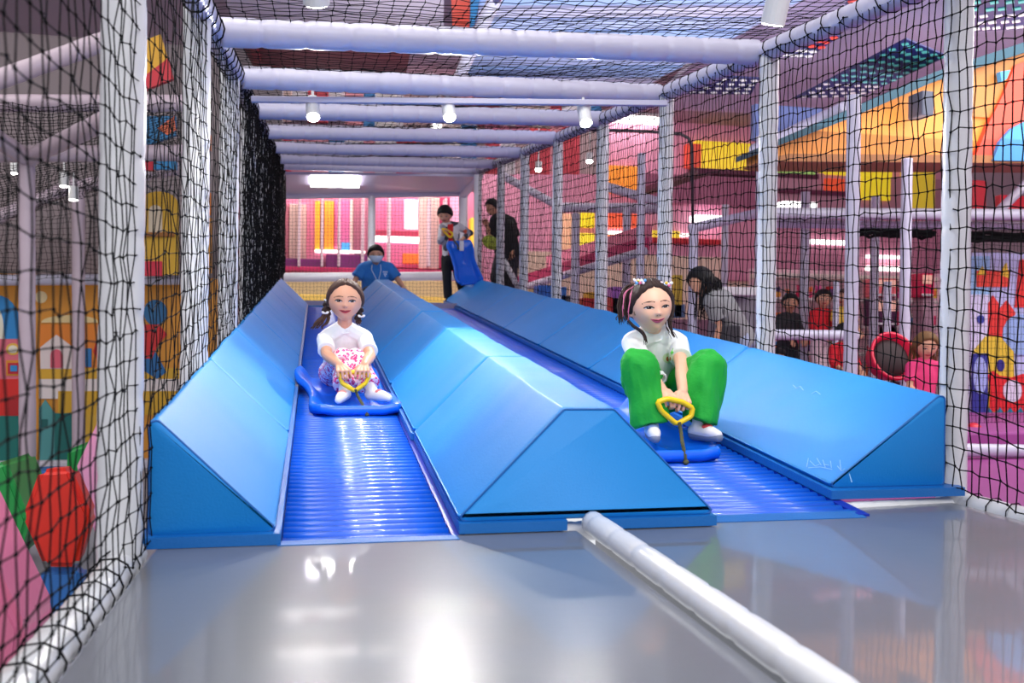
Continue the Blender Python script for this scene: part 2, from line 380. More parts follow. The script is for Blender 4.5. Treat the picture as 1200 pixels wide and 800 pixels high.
# ------------------------------------------------------------------ posts, rails, beams of the slide cage
LY = [2.1, 3.32, 4.54, 5.76, 6.98, 8.2, 9.42]
for i, y in enumerate(LY):
    padded('padded_post', (-.405, y, -.78), (-.405, y, ZL(y)), .046, M_WHITE, 'white padded post of the left net wall, %s from the grey deck' % ORD[i], 'post', 'padded posts of the net walls', crimp=.17, depth=.05)
RY = [2.54, 3.78, 5.01, 6.21, 7.44, 8.68, 9.84]
for i, y in enumerate(RY):
    padded('padded_post', (1.963, y, -.42), (1.963, y, ZR(y)), .043, M_WHITE, 'white padded post of the right net wall, %s from the grey deck' % ORD[i], 'post', 'padded posts of the net walls', crimp=.17, depth=.05)
padded('top_rail', (-.39, -.5, ZL(-.5)), (-.39, 10.5, ZL(10.5)), .045, M_WHITE2, 'white padded top rail above the left net', 'rail', 'padded pipes', crimp=.13)
padded('top_rail', (1.96, -.5, ZR(-.5)), (1.96, 11.4, ZR(11.4)), .045, M_WHITE2, 'white padded top rail above the right net', 'rail', 'padded pipes', crimp=.13)
BY = [(2.45, 2.6), (3.67, 3.84), (4.68, 5.05), (5.85, 6.2), (7.0, 7.45), (8.2, 8.8), (9.35, 10.2), (10.3, 11.3)]
for i, (a, b) in enumerate(BY):
    padded('ceiling_beam', (-.36, a, ZL(a)), (1.93, b, ZR(b)), .055 if i < 7 else .045, M_WHITE2, 'white padded ceiling beam across the slides, %s from the front' % ORD[i], 'beam', 'ceiling beams over the slides', crimp=.17, depth=.10)

# ------------------------------------------------------------------ nets of the cage
def side_net(label, X, y0, y1, du, nv, zt, zb0, off, cord=.0022, lift=.03):
    nu = int((y1 - y0) / du)
    def P(i, j):
        y = y0 + du * i; zb = zb0 if y < 2.25 else S(y) + lift; z1 = zt(y) - .02; q = j / (nv - 1)
        w = noise.noise((y * 2.1 + off, q * 3, off)); w2 = noise.noise((y * 5 + off, q * 6, off + 9))
        return (X + .010 * w + .003 * w2, y + .008 * noise.noise((y * 3, q * 2.5, off + 4)), zb + (z1 - zb) * q + .009 * noise.noise((y * 2.6, q * 5, off + 2)) * math.sin(q * math.pi) - .008 * abs(math.sin(math.pi * y / 1.22)) * math.sin(q * math.pi))
    return net('safety_net', label, P, nu, nv, M_NET, r=cord, knot=cord * 2.6)
ln = side_net('black cord net along the left side of the slides', -.364, .42, 11.1, .049, 28, ZL, .02, 1.3, .0015)
lacing((-.40, -.3, 0), (-.40, 2.1, 0), .040, .085, M_NET, ln, .002); lacing((-.39, .5, ZL(.5)), (-.39, 10.4, ZL(10.4)), .048, .12, M_NET, ln)
side_net('second black cord net doubled over the far left net above the pads', -.346, 4.7, 11.0, .036, 27, ZL, .02, 5.1, .0019, .32)
rn = side_net('black cord net along the right side of the slides', 1.922, 1.3, 11.1, .037, 27, ZR, .02, 7.7)
lacing((1.96, 1.3, ZR(1.3)), (1.96, 11.2, ZR(11.2)), .046, .12, M_NET, rn); lacing((1.99, .8, -.02), (1.99, 2.5, -.02), .05, .08, M_NET, rn, .002)
def ceil_net():
    y0, du = 1.0, .055; nu, nv = int(9.3 / du), 45
    def beamdist(y):
        ys = [(a + b) / 2 for a, b in BY]; prev = max([q for q in ys if q <= y] or [y - .6]); nxt = min([q for q in ys if q > y] or [y + .6])
        q = (y - prev) / max(nxt - prev, .01); return math.sin(math.pi * min(max(q, 0), 1))
    def P(i, j):
        y = y0 + du * i; q = j / (nv - 1); x = -.37 + 2.31 * q
        z = ZL(y) * (1 - q) + ZR(y) * q + .055 - .045 * beamdist(y) * (.4 + .6 * math.sin(q * math.pi)) + .012 * noise.noise((x * 3, y * 3, 3))
        return (x + .01 * noise.noise((x * 2, y * 2, 8)), y + .01 * noise.noise((x * 2, y * 2, 1)), z)
    return net('ceiling_net', 'black cord net stretched over the ceiling beams above the slides', P, nu, nv, M_NET, r=.0016, knot=.0042, jit=.0025)
ceil_net()

# ------------------------------------------------------------------ track lamps
def track_lamp(label, p, aim, power, length=.13, r=.035):
    p = Vector(p); d = (Vector(aim) - p).normalized(); body_d = (Vector((0, 0, -1)) * .45 + d * .75).normalized()
    root = thing('track_lamp', label, 'lamp', tuple(p), 'track lamps under the beams')
    MB().tube([p - body_d * length, p - body_d * .004], r, 16).build('lamp_body', M_LAMP, root, False)
    MB().tube([p - body_d * .0035, p - body_d * .001], r * .86, 16).build('lamp_lens', M_GLOW, root)
    MB().tube([p - body_d * length * .9, p - body_d * length - Vector((0, 0, -.05))], .008, 6).build('lamp_stem', M_LAMP, root)
    l = bpy.data.lights.new('lamp_light', 'SPOT'); l.energy = power; l.spot_size = math.radians(95); l.spot_blend = .5; l.shadow_soft_size = .03; l.color = (1, .98, .95)
    o = bpy.data.objects.new('lamp_light', l); COL.objects.link(o); o.parent = root
    o.location = body_d * .012; o.rotation_euler = d.to_track_quat('-Z', 'Y').to_euler()
def track(label, y, x0, x1, dz):
    o = MB().box(((x0 + x1) / 2, y, (ZL(y) + ZR(y)) / 2 + dz), (x1 - x0, .035, .03), rot=Matrix.Rotation(-.055, 3, 'Y'), bev=.004).build('lamp_track', M_WHITE2)
    tag(o, label, 'track', 'lamp tracks')
track('white lamp track under the third ceiling beam', 4.84, -.33, 1.90, -.085)
track_lamp('lit white track lamp over the left slide', at(367, 138, 4.82), (.1, 2.9, .1), 42)
track_lamp('lit white track lamp over the middle foam wedges', at(527, 138, 4.82), (.75, 2.2, 0), 108)
track_lamp('lit white track lamp beside the right net', at(687, 145, 4.82), (1.4, 2.8, .1), 30)
track('white lamp track under the first ceiling beam', 2.5, -.33, 1.90, -.075)
track_lamp('lit white track lamp hung nearest above the left slide', at(371, 6, 2.48), (.2, 4.2, .3), 35)
track_lamp('white track lamp hung at the near right corner of the ceiling', at(905, 30, 2.5), (1.25, 3.4, .3), 22)
# ------------------------------------------------------------------ helpers for the play hall behind the nets
CM = {}
def col(rgb, rough=0.55, emit=0.0, var=0.06):
    k = (rgb, rough, emit); n = 'painted_%d_%d_%d_%d' % (rgb[0], rgb[1], rgb[2], int(emit * 10) * 100 + int(rough * 100))
    return mat(n, rgb, rough, var, 4, emit=emit)
def quad(px0, py0, px1, py1, Y): return [at(px0, py1, Y), at(px1, py1, Y), at(px1, py0, Y), at(px0, py0, Y)]
def rect(mb, px0, py0, px1, py1, Y, th):
    a, b = at(px0, py1, Y), at(px1, py0, Y); c = at(px0, py0, Y); d = at(px1, py1, Y)
    x0, x1 = (a.x + c.x) / 2, (b.x + d.x) / 2; z0, z1 = (a.z + d.z) / 2, (b.z + c.z) / 2
    return mb.box(((x0 + x1) / 2, Y + th / 2, (z0 + z1) / 2), (x1 - x0, th, z1 - z0), bev=min(.012, th * .3))
def board(name, label, cat, px0, py0, px1, py1, Y, th, rgb, group=None, emit=0.0, rough=.5, parent=None):
    o = rect(MB(), px0, py0, px1, py1, Y, th).build(name, col(rgb, rough, emit), parent)
    if label: tag(o, label, cat, group)
    return o
def shape(parent, name, pts, Y, rgb, th=.012, emit=0.0, label=None):
    P = [at(x, y, Y) for x, y in pts]; P = [Vector((p.x, Y, p.z)) for p in P]
    o = MB().prism(P, (0, th, 0)).build(name, col(rgb, .5, emit), parent)
    if label: o['label'] = label
    return o
def oval(cx, cy, rx, ry, n=18, a0=0, a1=360): return [(cx + rx * math.cos(math.radians(a0 + (a1 - a0) * i / (n - (a1 - a0 != 360)))), cy + ry * math.sin(math.radians(a0 + (a1 - a0) * i / (n - (a1 - a0 != 360))))) for i in range(n)]
def pole(name, label, cat, a, b, r, group=None, mt=None, n=12): return padded(name, a, b, r, mt or M_WHITE2, label, cat, group, crimp=.2, depth=.04, n=n)

# ------------------------------------------------------------------ left play area
MY = 9.0
M_MAUVE = mat('mauve_vinyl', (184, 166, 178), .4, .06, 5, .15, 25)
mural = thing('painted_mural', 'orange wall mural with painted houses, arch and bird in the left play area', 'mural', (-2.6, MY, -.75))
MB().box((-2.85, MY + .05, .12), (4.0, .08, 1.75)).build('mural_board', col((212, 142, 44)), mural)
def ms(name, pts, rgb, k=1, label=None): return shape(mural, name, pts, MY - .004 * k, rgb, .012, 0, label)
ms('painted_arch', [(-30, 397)] + oval(-2, 397, 29, 51, 14, 180, 360) + [(27, 397)], (36, 130, 196), 1)
ms('painted_arch', [(-9, 397)] + oval(-2, 397, 7, 34, 10, 180, 360) + [(4, 397)], (228, 222, 205), 3)
ms('painted_block', [(-30, 397), (27, 397), (27, 444), (-30, 444)], (216, 104, 122), 2)
ms('painted_block', [(-30, 444), (27, 444), (27, 487), (-30, 487)], (214, 36, 30), 2)
ms('painted_block', [(9, 466), (27, 466), (27, 487), (9, 487)], (172, 24, 30), 4)
ms('painted_block', [(-30, 487), (27, 487), (27, 541), (-30, 541)], (16, 112, 104), 2)
ms('painted_window', oval(15, 409, 8, 7), (226, 182, 70), 4); ms('painted_window', oval(15, 409, 5.5, 4.5), (230, 222, 205), 6)
ms('painted_window', [(7, 422), (25, 422), (25, 440), (7, 440)], (214, 140, 40), 4)
ms('painted_window', [(9, 425), (23, 425), (23, 438), (9, 438)], (190, 26, 44), 6); ms('painted_window', [(12, 428), (20, 428), (20, 435), (12, 435)], (40, 130, 196), 8)
ms('painted_cloud', oval(48, 348, 7, 7), (228, 206, 158), 1); ms('painted_cloud', oval(30, 353, 6, 6), (228, 206, 158), 1)
ms('painted_cloud', oval(82, 378, 34, 9, 16, 180, 360), (222, 196, 140), 1)
ms('painted_sky_band', [(46, 380), (128, 380), (128, 432), (46, 432)], (222, 126, 32), 1)
ms('painted_house', [(47, 432), (47, 407), (66, 392), (86, 407), (86, 432)], (222, 206, 204), 3)
ms('painted_door', [(59, 431)] + oval(66, 417, 7, 8, 10, 180, 360) + [(73, 431)], (218, 92, 112), 5)
ms('painted_steps', [(46, 431), (215, 431), (215, 444), (46, 444)], (214, 164, 40), 2)
ms('painted_steps', [(46, 444), (215, 444), (215, 458), (68, 458), (68, 467), (46, 467)], (226, 214, 212), 2)
ms('painted_steps', [(68, 458), (215, 458), (215, 486), (68, 486)], (210, 162, 36), 2)
ms('painted_house', [(46, 541), (46, 478), (53, 468), (64, 484), (64, 541)], (78, 148, 148), 3)
ms('painted_house', [(64, 541), (64, 484), (88, 484), (88, 541)], (12, 104, 98), 3)
ms('painted_window', [(48, 491), (56, 491), (56, 501), (48, 501)], (12, 92, 90), 5)
ms('painted_block', [(88, 486), (130, 486), (130, 541), (88, 541)], (208, 164, 50), 2)
ms('painted_window', [(100, 408), (107, 408), (107, 430), (100, 430)], (36, 112, 176), 4)
ms('painted_bird', [(109, 412), (113, 400), (121, 391), (132, 394), (132, 430), (122, 424), (114, 420)], (214, 34, 30), 5)
ms('painted_bird', [(114, 420), (122, 427), (132, 426), (132, 442), (120, 438)], (30, 110, 176), 4)
ms('painted_bird', [(116, 398), (120, 384), (132, 374), (132, 394)], (206, 190, 40), 3)
ms('painted_bird', oval(182, 366, 14, 15), (26, 96, 146), 3); ms('painted_bird', [(165, 380), (186, 380), (196, 392), (186, 402), (178, 420), (165, 420)], (206, 32, 36), 5)
ms('painted_bird', [(168, 414), (182, 412), (195, 436), (184, 444), (168, 434)], (26, 100, 160), 4)
for k in range(9): ms('painted_stone', oval(-45 - k * 17, 350 + (k % 3) * 40, 8, 12), [(214, 60, 50), (36, 130, 196), (228, 206, 158)][k % 3], 2)
tag(rect(MB(), -220, 541, 232, 553, 8.9, .2).build('kerb', col((206, 200, 210))), 'low white padded kerb at the foot of the orange mural', 'kerb')
board('foam_step', 'blue foam step lying before the white kerb by the mural', 'foam pad', 34, 552, 66, 566, 8.4, .3, (40, 110, 190))
pole('padded_rail', 'white padded rail along the top of the orange mural', 'rail', at(-260, 329, 8.85), at(226, 327, 8.85), .05)
board('wall_board', 'grey mauve wall boards above the orange mural', 'wall panel', -260, 40, 330, 326, 9.6, .1, (140, 126, 130))
pa = at(33, 560, 6.5); pole('padded_post', 'mauve white padded post standing nearest in the left play area', 'post', (pa.x, 6.5, -.75), at(31, 186, 6.5), .052, None, M_MAUVE)
pb = at(92, 540, 8.3); pole('padded_post', 'mauve white padded post before the painted bird mural', 'post', (pb.x, 8.3, -.75), at(92, 218, 8.3), .052, None, M_MAUVE)
for lab, a, b in [('sloping upper', (-80, 122, 5.6), (150, 38, 5.6)), ('level upper', (-80, 121, 6.2), (225, 121, 6.2)), ('level lower', (-80, 181, 6.5), (232, 179, 6.5)), ('short rising', (33, 186, 6.5), (150, 128, 5.2)), ('short falling', (-60, 280, 8.0), (92, 214, 8.3)), ('short rear', (92, 218, 8.3), (220, 196, 8.2)), ('left end', (-70, 120, 5.4), (33, 186, 6.5))]:
    pole('padded_beam', 'mauve white padded pipe, %s one of the left play frame' % lab, 'beam', at(*a), at(*b), .055, 'pipes of the left play frame', M_MAUVE)
def lnet(label, A, B, Cc, D, nu, nv, sag=.03):
    def P(i, j):
        u, v = i / (nu - 1), j / (nv - 1); p = (A * (1 - u) + B * u) * (1 - v) + (D * (1 - u) + Cc * u) * v
        return p + Vector((noise.noise((u * 6, v * 6, 1)), noise.noise((u * 6, v * 6, 5)), noise.noise((u * 6, v * 6, 9)) - math.sin(u * 3.14) * math.sin(v * 3.14))) * sag
    return net('safety_net', label, P, nu, nv, M_NET, r=.0022, knot=.006)
lnet('black net roof over the left play frame', at(-80, 125, 5.8), at(225, 122, 6.2), at(220, 196, 8.2), at(-60, 276, 8.1), 60, 44)
lnet('black net hung above the orange mural', at(-120, 326, 8.7), at(224, 326, 8.7), at(224, 210, 8.7), at(-120, 230, 8.7), 54, 20)
# small lamps of the left frame
for lab, px, py in [('beside the front left post', 18, 203), ('hung between the two left posts', 75, 218), ('below the rear left post top', 86, 234)]:
    p = at(px, py, 7.4); t = thing('small_lamp', 'small lit white lamp ' + lab, 'lamp', tuple(p))
    MB().tube([p + Vector((0, 0, .10)), p], .034, 10).build('lamp_body', M_LAMP, t); MB().tube([p + Vector((0, 0, .09)), (p.x, p.y, p.z + .2)], .006, 6).build('lamp_rod', M_LAMP, t); MB().tube([p, p - Vector((0, 0, .006))], .03, 10).build('lamp_lens', M_GLOW, t)
# painted boards higher up on the left
def bd(label, parts, px, py, Y, name='painted_board'):
    t = thing(name, label, 'board', tuple(at(px, py, Y)))
    for i, (pts, rgb) in enumerate(parts): shape(t, 'painted_panel', pts, Y - .01 * i, rgb, .05)
R4 = lambda a, b, c, d: [(a, d), (c, d), (c, b), (a, b)]
bd('yellow and red hanging board high behind the left net', [([(163, 50), (188, 40), (197, 70), (168, 92)], (214, 160, 36)), ([(165, 92), (197, 68), (203, 92), (168, 106)], (196, 34, 52))], 185, 70, 7.2)
bd('blue and orange hanging board behind the left net', [([(162, 136), (206, 136), (206, 158), (168, 172)], (28, 108, 160)), ([(184, 150), (204, 136), (206, 152), (196, 158)], (206, 96, 60))], 185, 150, 7.2)
bd('red and blue small board near the left top rail', [([(226, 44), (238, 38), (243, 52), (228, 60)], (200, 28, 44)), ([(228, 60), (243, 52), (244, 70), (234, 78)], (30, 110, 160))], 235, 58, 7.0)
bd('red and blue bar sign behind the left net', [(R4(164, 188, 180, 199), (200, 40, 60)), (R4(180, 189, 207, 198), (40, 130, 186))], 185, 194, 7.2)
bd('yellow arched play panel behind the left net', [([(163, 322), (163, 240)] + oval(186, 240, 23, 16, 10, 180, 360) + [(209, 240), (209, 322)], (206, 160, 36)), ([(174, 272), (174, 250)] + oval(182, 248, 8, 8, 8, 180, 360) + [(190, 250), (190, 272)], (214, 196, 170)), (R4(166, 306, 190, 323), (200, 30, 60)), (R4(166, 272, 204, 277), (150, 90, 24))], 186, 300, 8.6)
bd('orange play columns behind the left net', [(R4(230, 226, 247, 252), (206, 116, 30)), (R4(230, 255, 248, 320), (196, 130, 40)), (R4(228, 158, 247, 176), (206, 110, 24)), (R4(262, 226, 280, 300), (170, 60, 90))], 240, 300, 8.6)
bd('dark red upright strip beside the grey wall boards', [(R4(124, 255, 131, 322), (176, 34, 60))], 127, 320, 8.7)
# foam cones on the left floor
def cone_pad(label, faces, Y, th, rgb, name='foam_shape'):
    P = [at(x, y, Y) for x, y in faces]; P = [Vector((p.x, Y, p.z)) for p in P]; z0 = min(p.z for p in P); c = sum(P, Vector()) / len(P)
    bm = bmesh.new(); a = [bm.verts.new(p) for p in P]; b = [bm.verts.new(Vector((c.x + (p.x - c.x) * .92, Y + th, c.z + (p.z - c.z) * .94))) for p in P]
    bm.faces.new(a); bm.faces.new(b[::-1]); n = len(P)
    for i in range(n): bm.faces.new((a[i], b[i], b[(i + 1) % n], a[(i + 1) % n]))
    bmesh.ops.recalc_face_normals(bm, faces=bm.faces); bmesh.ops.bevel(bm, geom=bm.edges[:], offset=.025, segments=3, affect='EDGES')
    me = bpy.data.meshes.new(name); bm.to_mesh(me); bm.free(); me.polygons.foreach_set('use_smooth', [False] * len(me.polygons))
    return tag(link(name, me, mat('foam_%d_%d_%d' % rgb, rgb, .4, .06, 3, .1, 30)), label, 'foam shape', 'foam shapes on the left floor')
cone_pad('red foam cone with a flat top beside the left net', [(50, 666), (24, 606), (45, 550), (82, 548), (108, 606), (90, 666)], 4.2, .16, (216, 42, 26))
cone_pad('blue foam block under the red foam cone', [(44, 740), (46, 666), (96, 666), (96, 740)], 4.25, .14, (52, 118, 196))
cone_pad('large rose foam pyramid nearest the camera on the left', [(-120, 830), (-24, 540), (-10, 545), (66, 705), (52, 830)], 3.3, -.3, (214, 112, 146))
cone_pad('pale pink tall foam pyramid behind the red cone', [(86, 552), (124, 472), (131, 470), (140, 560), (134, 640), (104, 620)], 5.0, .3, (232, 158, 196))
cone_pad('green foam pyramid right of the red cone', [(88, 745), (134, 584), (142, 600), (142, 700)], 3.9, .35, (16, 132, 62))
cone_pad('green foam pyramid left of the red cone', [(-40, 640), (-8, 544), (6, 540), (34, 610), (20, 660)], 5.0, .5, (30, 146, 66))
cone_pad('small green foam box behind the pale pink pyramid', [(76, 580), (78, 527), (100, 519), (112, 530), (108, 580)], 6.2, .4, (16, 140, 60))

# ------------------------------------------------------------------ far end beyond the slides
FY = 12.3
pole('far_post', 'white padded corner post at the left of the far frame', 'post', at(329, 345, FY), at(329, 226, FY), .05, None, M_WHITE)
pole('far_post', 'white padded middle post of the far frame', 'post', at(435, 330, FY), at(436, 214, FY), .05, None, M_WHITE)
pole('far_post', 'white padded post behind the standing boy', 'post', at(543, 345, FY), at(543, 224, FY), .06, None, M_WHITE)
pole('far_rail', 'white padded guard rail across the far frame', 'rail', at(326, 325, FY - .02), at(562, 323, FY - .02), .06, None, M_WHITE)
pole('far_rail', 'white padded top beam of the far frame', 'rail', at(326, 228, FY), at(548, 225, FY), .06, None, M_WHITE2)
pole('far_rail', 'white padded side beam from the far frame to the right net', 'rail', at(543, 228, FY), at(561, 206, 11.3), .06, None, M_WHITE2)
pole('corner_post', 'white padded corner post where the right net ends', 'post', at(560, 345, 11.15), at(560, 205, 11.15), .05, None, M_WHITE)
pole('corner_post', 'white padded corner post where the left net ends', 'post', at(322, 345, 11.0), at(322, 195, 11.0), .045, None, M_WHITE)
def fnet(i, j):
    u, v = i / 51, j / 31; p = at(330 + 212 * u, 352 - 124 * v, FY + .06); return p + Vector((0, .02 * noise.noise((u * 5, v * 5, 2)), 0))
net('safety_net', 'black cord net closing the far end of the platform', fnet, 52, 32, mat('far_net_cord', (70, 30, 48), .6), r=.0022, knot=.005)
PC = thing('platform_canopy', 'pale grey panel roof over the far platform', 'canopy', tuple(at(440, 215, 11.4)))
MB().prism([at(328, 204, 10.6), at(556, 207, 11.2), at(545, 226, FY), at(331, 228, FY)], (0, 0, .03)).build('roof_panel', col((176, 172, 196), .35), PC)
pl = [at(365, 207.5, 10.75), at(420, 208.5, 10.85), at(421, 216.5, 11.5), at(364, 215.5, 11.4)]
MB().prism([p - Vector((0, 0, .035)) for p in pl], (0, 0, .02)).build('light_panel', mat('panel_glow', (255, 252, 248), .5, 0, emit=14), PC)
# pink display wall
WY = 15.4
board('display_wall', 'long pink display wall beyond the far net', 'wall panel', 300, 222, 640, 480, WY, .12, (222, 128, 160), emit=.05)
FAR = [('dusty red column left on the pink wall', 327, 240, 338, 303, (188, 106, 122), 0), ('beige pleated curtain on the pink wall', 339, 239, 359, 303, (220, 184, 174), 0),
 ('narrow yellow lit strip beside the beige curtain', 369, 235, 375, 295, (244, 186, 56), .3), ('orange yellow lit panel on the pink wall', 380, 235, 391, 295, (246, 172, 58), .3),
 ('bright pink panel right of the orange lit panel', 392, 235, 410, 290, (236, 120, 172), .1), ('cream upright strip on the pink wall', 410, 234, 414, 297, (240, 214, 200), .2),
 ('small blue lit panel low on the pink wall', 400, 284, 410, 295, (80, 170, 230), .6), ('mauve column left of the middle far post', 415, 231, 432, 298, (196, 120, 142), 0),
 ('white light strip low on the pink wall', 369, 293, 428, 296, (255, 250, 240), 3), ('rose panel right of the middle far post', 440, 235, 491, 313, (232, 118, 160), .08),
 ('white glowing corner panel on the rose panel', 474, 234, 490, 269, (255, 246, 250), .8), ('dark red shelf band on the rose panel', 440, 270, 491, 277, (196, 60, 92), 0),
 ('bright white light shelf on the rose panel', 440, 277, 491, 284, (255, 252, 252), 4), ('orange patch at the foot of the rose panel', 472, 297, 491, 309, (244, 120, 44), .3),
 ('cream pleated column right on the pink wall', 491, 231, 515, 315, (232, 196, 186), 0), ('crimson panel beside the cream column', 515, 231, 527, 314, (196, 60, 104), 0),
 ('pale pink striped panel behind the standing boy', 527, 231, 541, 314, (240, 176, 206), .2), ('yellow lit strip by the right corner post', 552, 255, 560, 308, (246, 196, 60), .4),
 ('purple padded panel left above the far rail', 332, 303, 379, 315, (122, 34, 112), 0), ('purple padded panel next to the middle far post', 382, 298, 433, 315, (128, 38, 116), 0),
 ('magenta padded sill above the far rail', 327, 314.5, 560, 320, (216, 44, 104), 0), ('beige lit counter front below the far rail', 310, 328, 640, 350, (222, 196, 140), .05), ('yellow lit counter foot below the far rail', 310, 347, 640, 372, (232, 196, 96), .15)]
for i, (lab, a, b, c, d, rgb, em) in enumerate(FAR):
    board('colour_board', lab, 'panel', a, b, c, d, WY - .06 - .012 * i, .06 + .012 * i, rgb, 'coloured panels of the far display wall', em)
for i in range(7):
    board('lavender_post', 'slim pale post before the pink wall, %s from the left' % ORD[i], 'post', *(lambda x: (x, 232, x + 3, 312))([349, 376, 396, 424, 455, 502, 521][i]), WY - .5, .5, (222, 196, 206), 'slim posts before the pink wall')
# hanging boards and lights seen above the far ceiling net
rb = random.Random(5); PAL = [(226, 218, 222), (214, 70, 84), (230, 150, 160), (60, 130, 190), (226, 218, 222), (190, 160, 160), (234, 226, 220), (140, 40, 60), (220, 190, 180)]
up = thing('hanging_banner', 'long patchwork banner hung high beyond the far ceiling beams', 'banner', tuple(at(440, 165, 13.0)))
x = 290.0; k = 0
while x < 700:
    wd = rb.uniform(8, 26); y0 = 96 + rb.uniform(0, 10)
    rect(MB(), x, y0, x + wd - .5, y0 + rb.uniform(38, 52), 13.0 + .02 * (k % 3), .03).build('banner_patch', col(rb.choice(PAL), .6), up); rect(MB(), x, y0 + 50, x + wd - .5, 204, 13.1 + .02 * (k % 2), .03).build('banner_patch', col(rb.choice(PAL), .6), up)
    x += wd; k += 1
M_PANEL = mat('ceiling_panel_glow', (255, 252, 248), .5, 0, emit=6)
LP = [(0.3, 12.2, .8, .4), (3.4, 12.0, 1.2, .6), (5.2, 15.0, 1.2, .6), (7.6, 12.5, 1.2, .6), (9.5, 15.5, 1.2, .6), (2.6, 16.5, 1.2, .6), (6.0, 8.0, 1.2, .6)]
for i, (x, y, a, b) in enumerate(LP):
    t = thing('ceiling_light', 'bright rectangular ceiling light, %s of the hall ceiling lights' % ORD[i], 'light', (x, y, 4.2), 'hall ceiling lights')
    MB().box((x, y, 4.22), (a + .08, b + .08, .05), bev=.01).build('light_frame', M_LAMP, t); MB().box((x, y, 4.19), (a, b, .02)).build('light_panel', M_PANEL, t)
# roof pieces above the slide ceiling net
def slab(name, label, cat, pts, z, th, rgb, parent=None, rough=.5):
    o = MB().prism([atz(px, py, z) for px, py in pts], (0, 0, th)).build(name, col(rgb, rough), parent)
    if label: tag(o, label, cat)
    return o
slab('ceiling_board', 'dark red board above the ceiling net of the slides', 'board', [(282, 50), (482, 56), (476, 86), (300, 84)], 3.1, .06, (120, 26, 40))
slab('ceiling_board', 'narrow dark red board left above the ceiling net', 'board', [(291, 52), (300, 52), (306, 74), (298, 74)], 3.05, .06, (140, 30, 40))
slab('ceiling_board', 'orange red board high above the first ceiling beam', 'board', [(528, -20), (551, -20), (550, 32), (530, 30)], 3.0, .06, (196, 58, 30))
slab('ceiling_board', 'teal blue board beside the orange red ceiling board', 'board', [(552, -20), (566, -20), (556, 30), (551, 32)], 3.0, .06, (20, 120, 176))
rf = thing('slat_ceiling', 'blue grey slatted roof above the right half of the ceiling net', 'ceiling panel', tuple(atz(700, 40, 3.0)))
for k in range(12):
    y0 = -60 + k * 14.2; z = 3.02
    MB().prism([atz(572 - k * 2.2, y0, z), atz(1060 - k * 26, y0 - 4, z), atz(1034 - k * 26, y0 + 8.5, z), atz(570 - k * 2.2, y0 + 9.5, z)], (0, 0, .04)).build('slat', col([(170, 186, 226), (150, 178, 226), (186, 186, 214)][k % 3], .5), rf)
slab('ceiling_board', 'pale grey board over the left half of the ceiling net', 'board', [(250, -40), (520, -40), (520, 50), (280, 44)], 3.3, .06, (222, 208, 220))
pole('roof_pipe', 'white diagonal pipe above the ceiling net', 'pipe', atz(532, 104, 2.75), atz(584, -10, 2.75), .05)
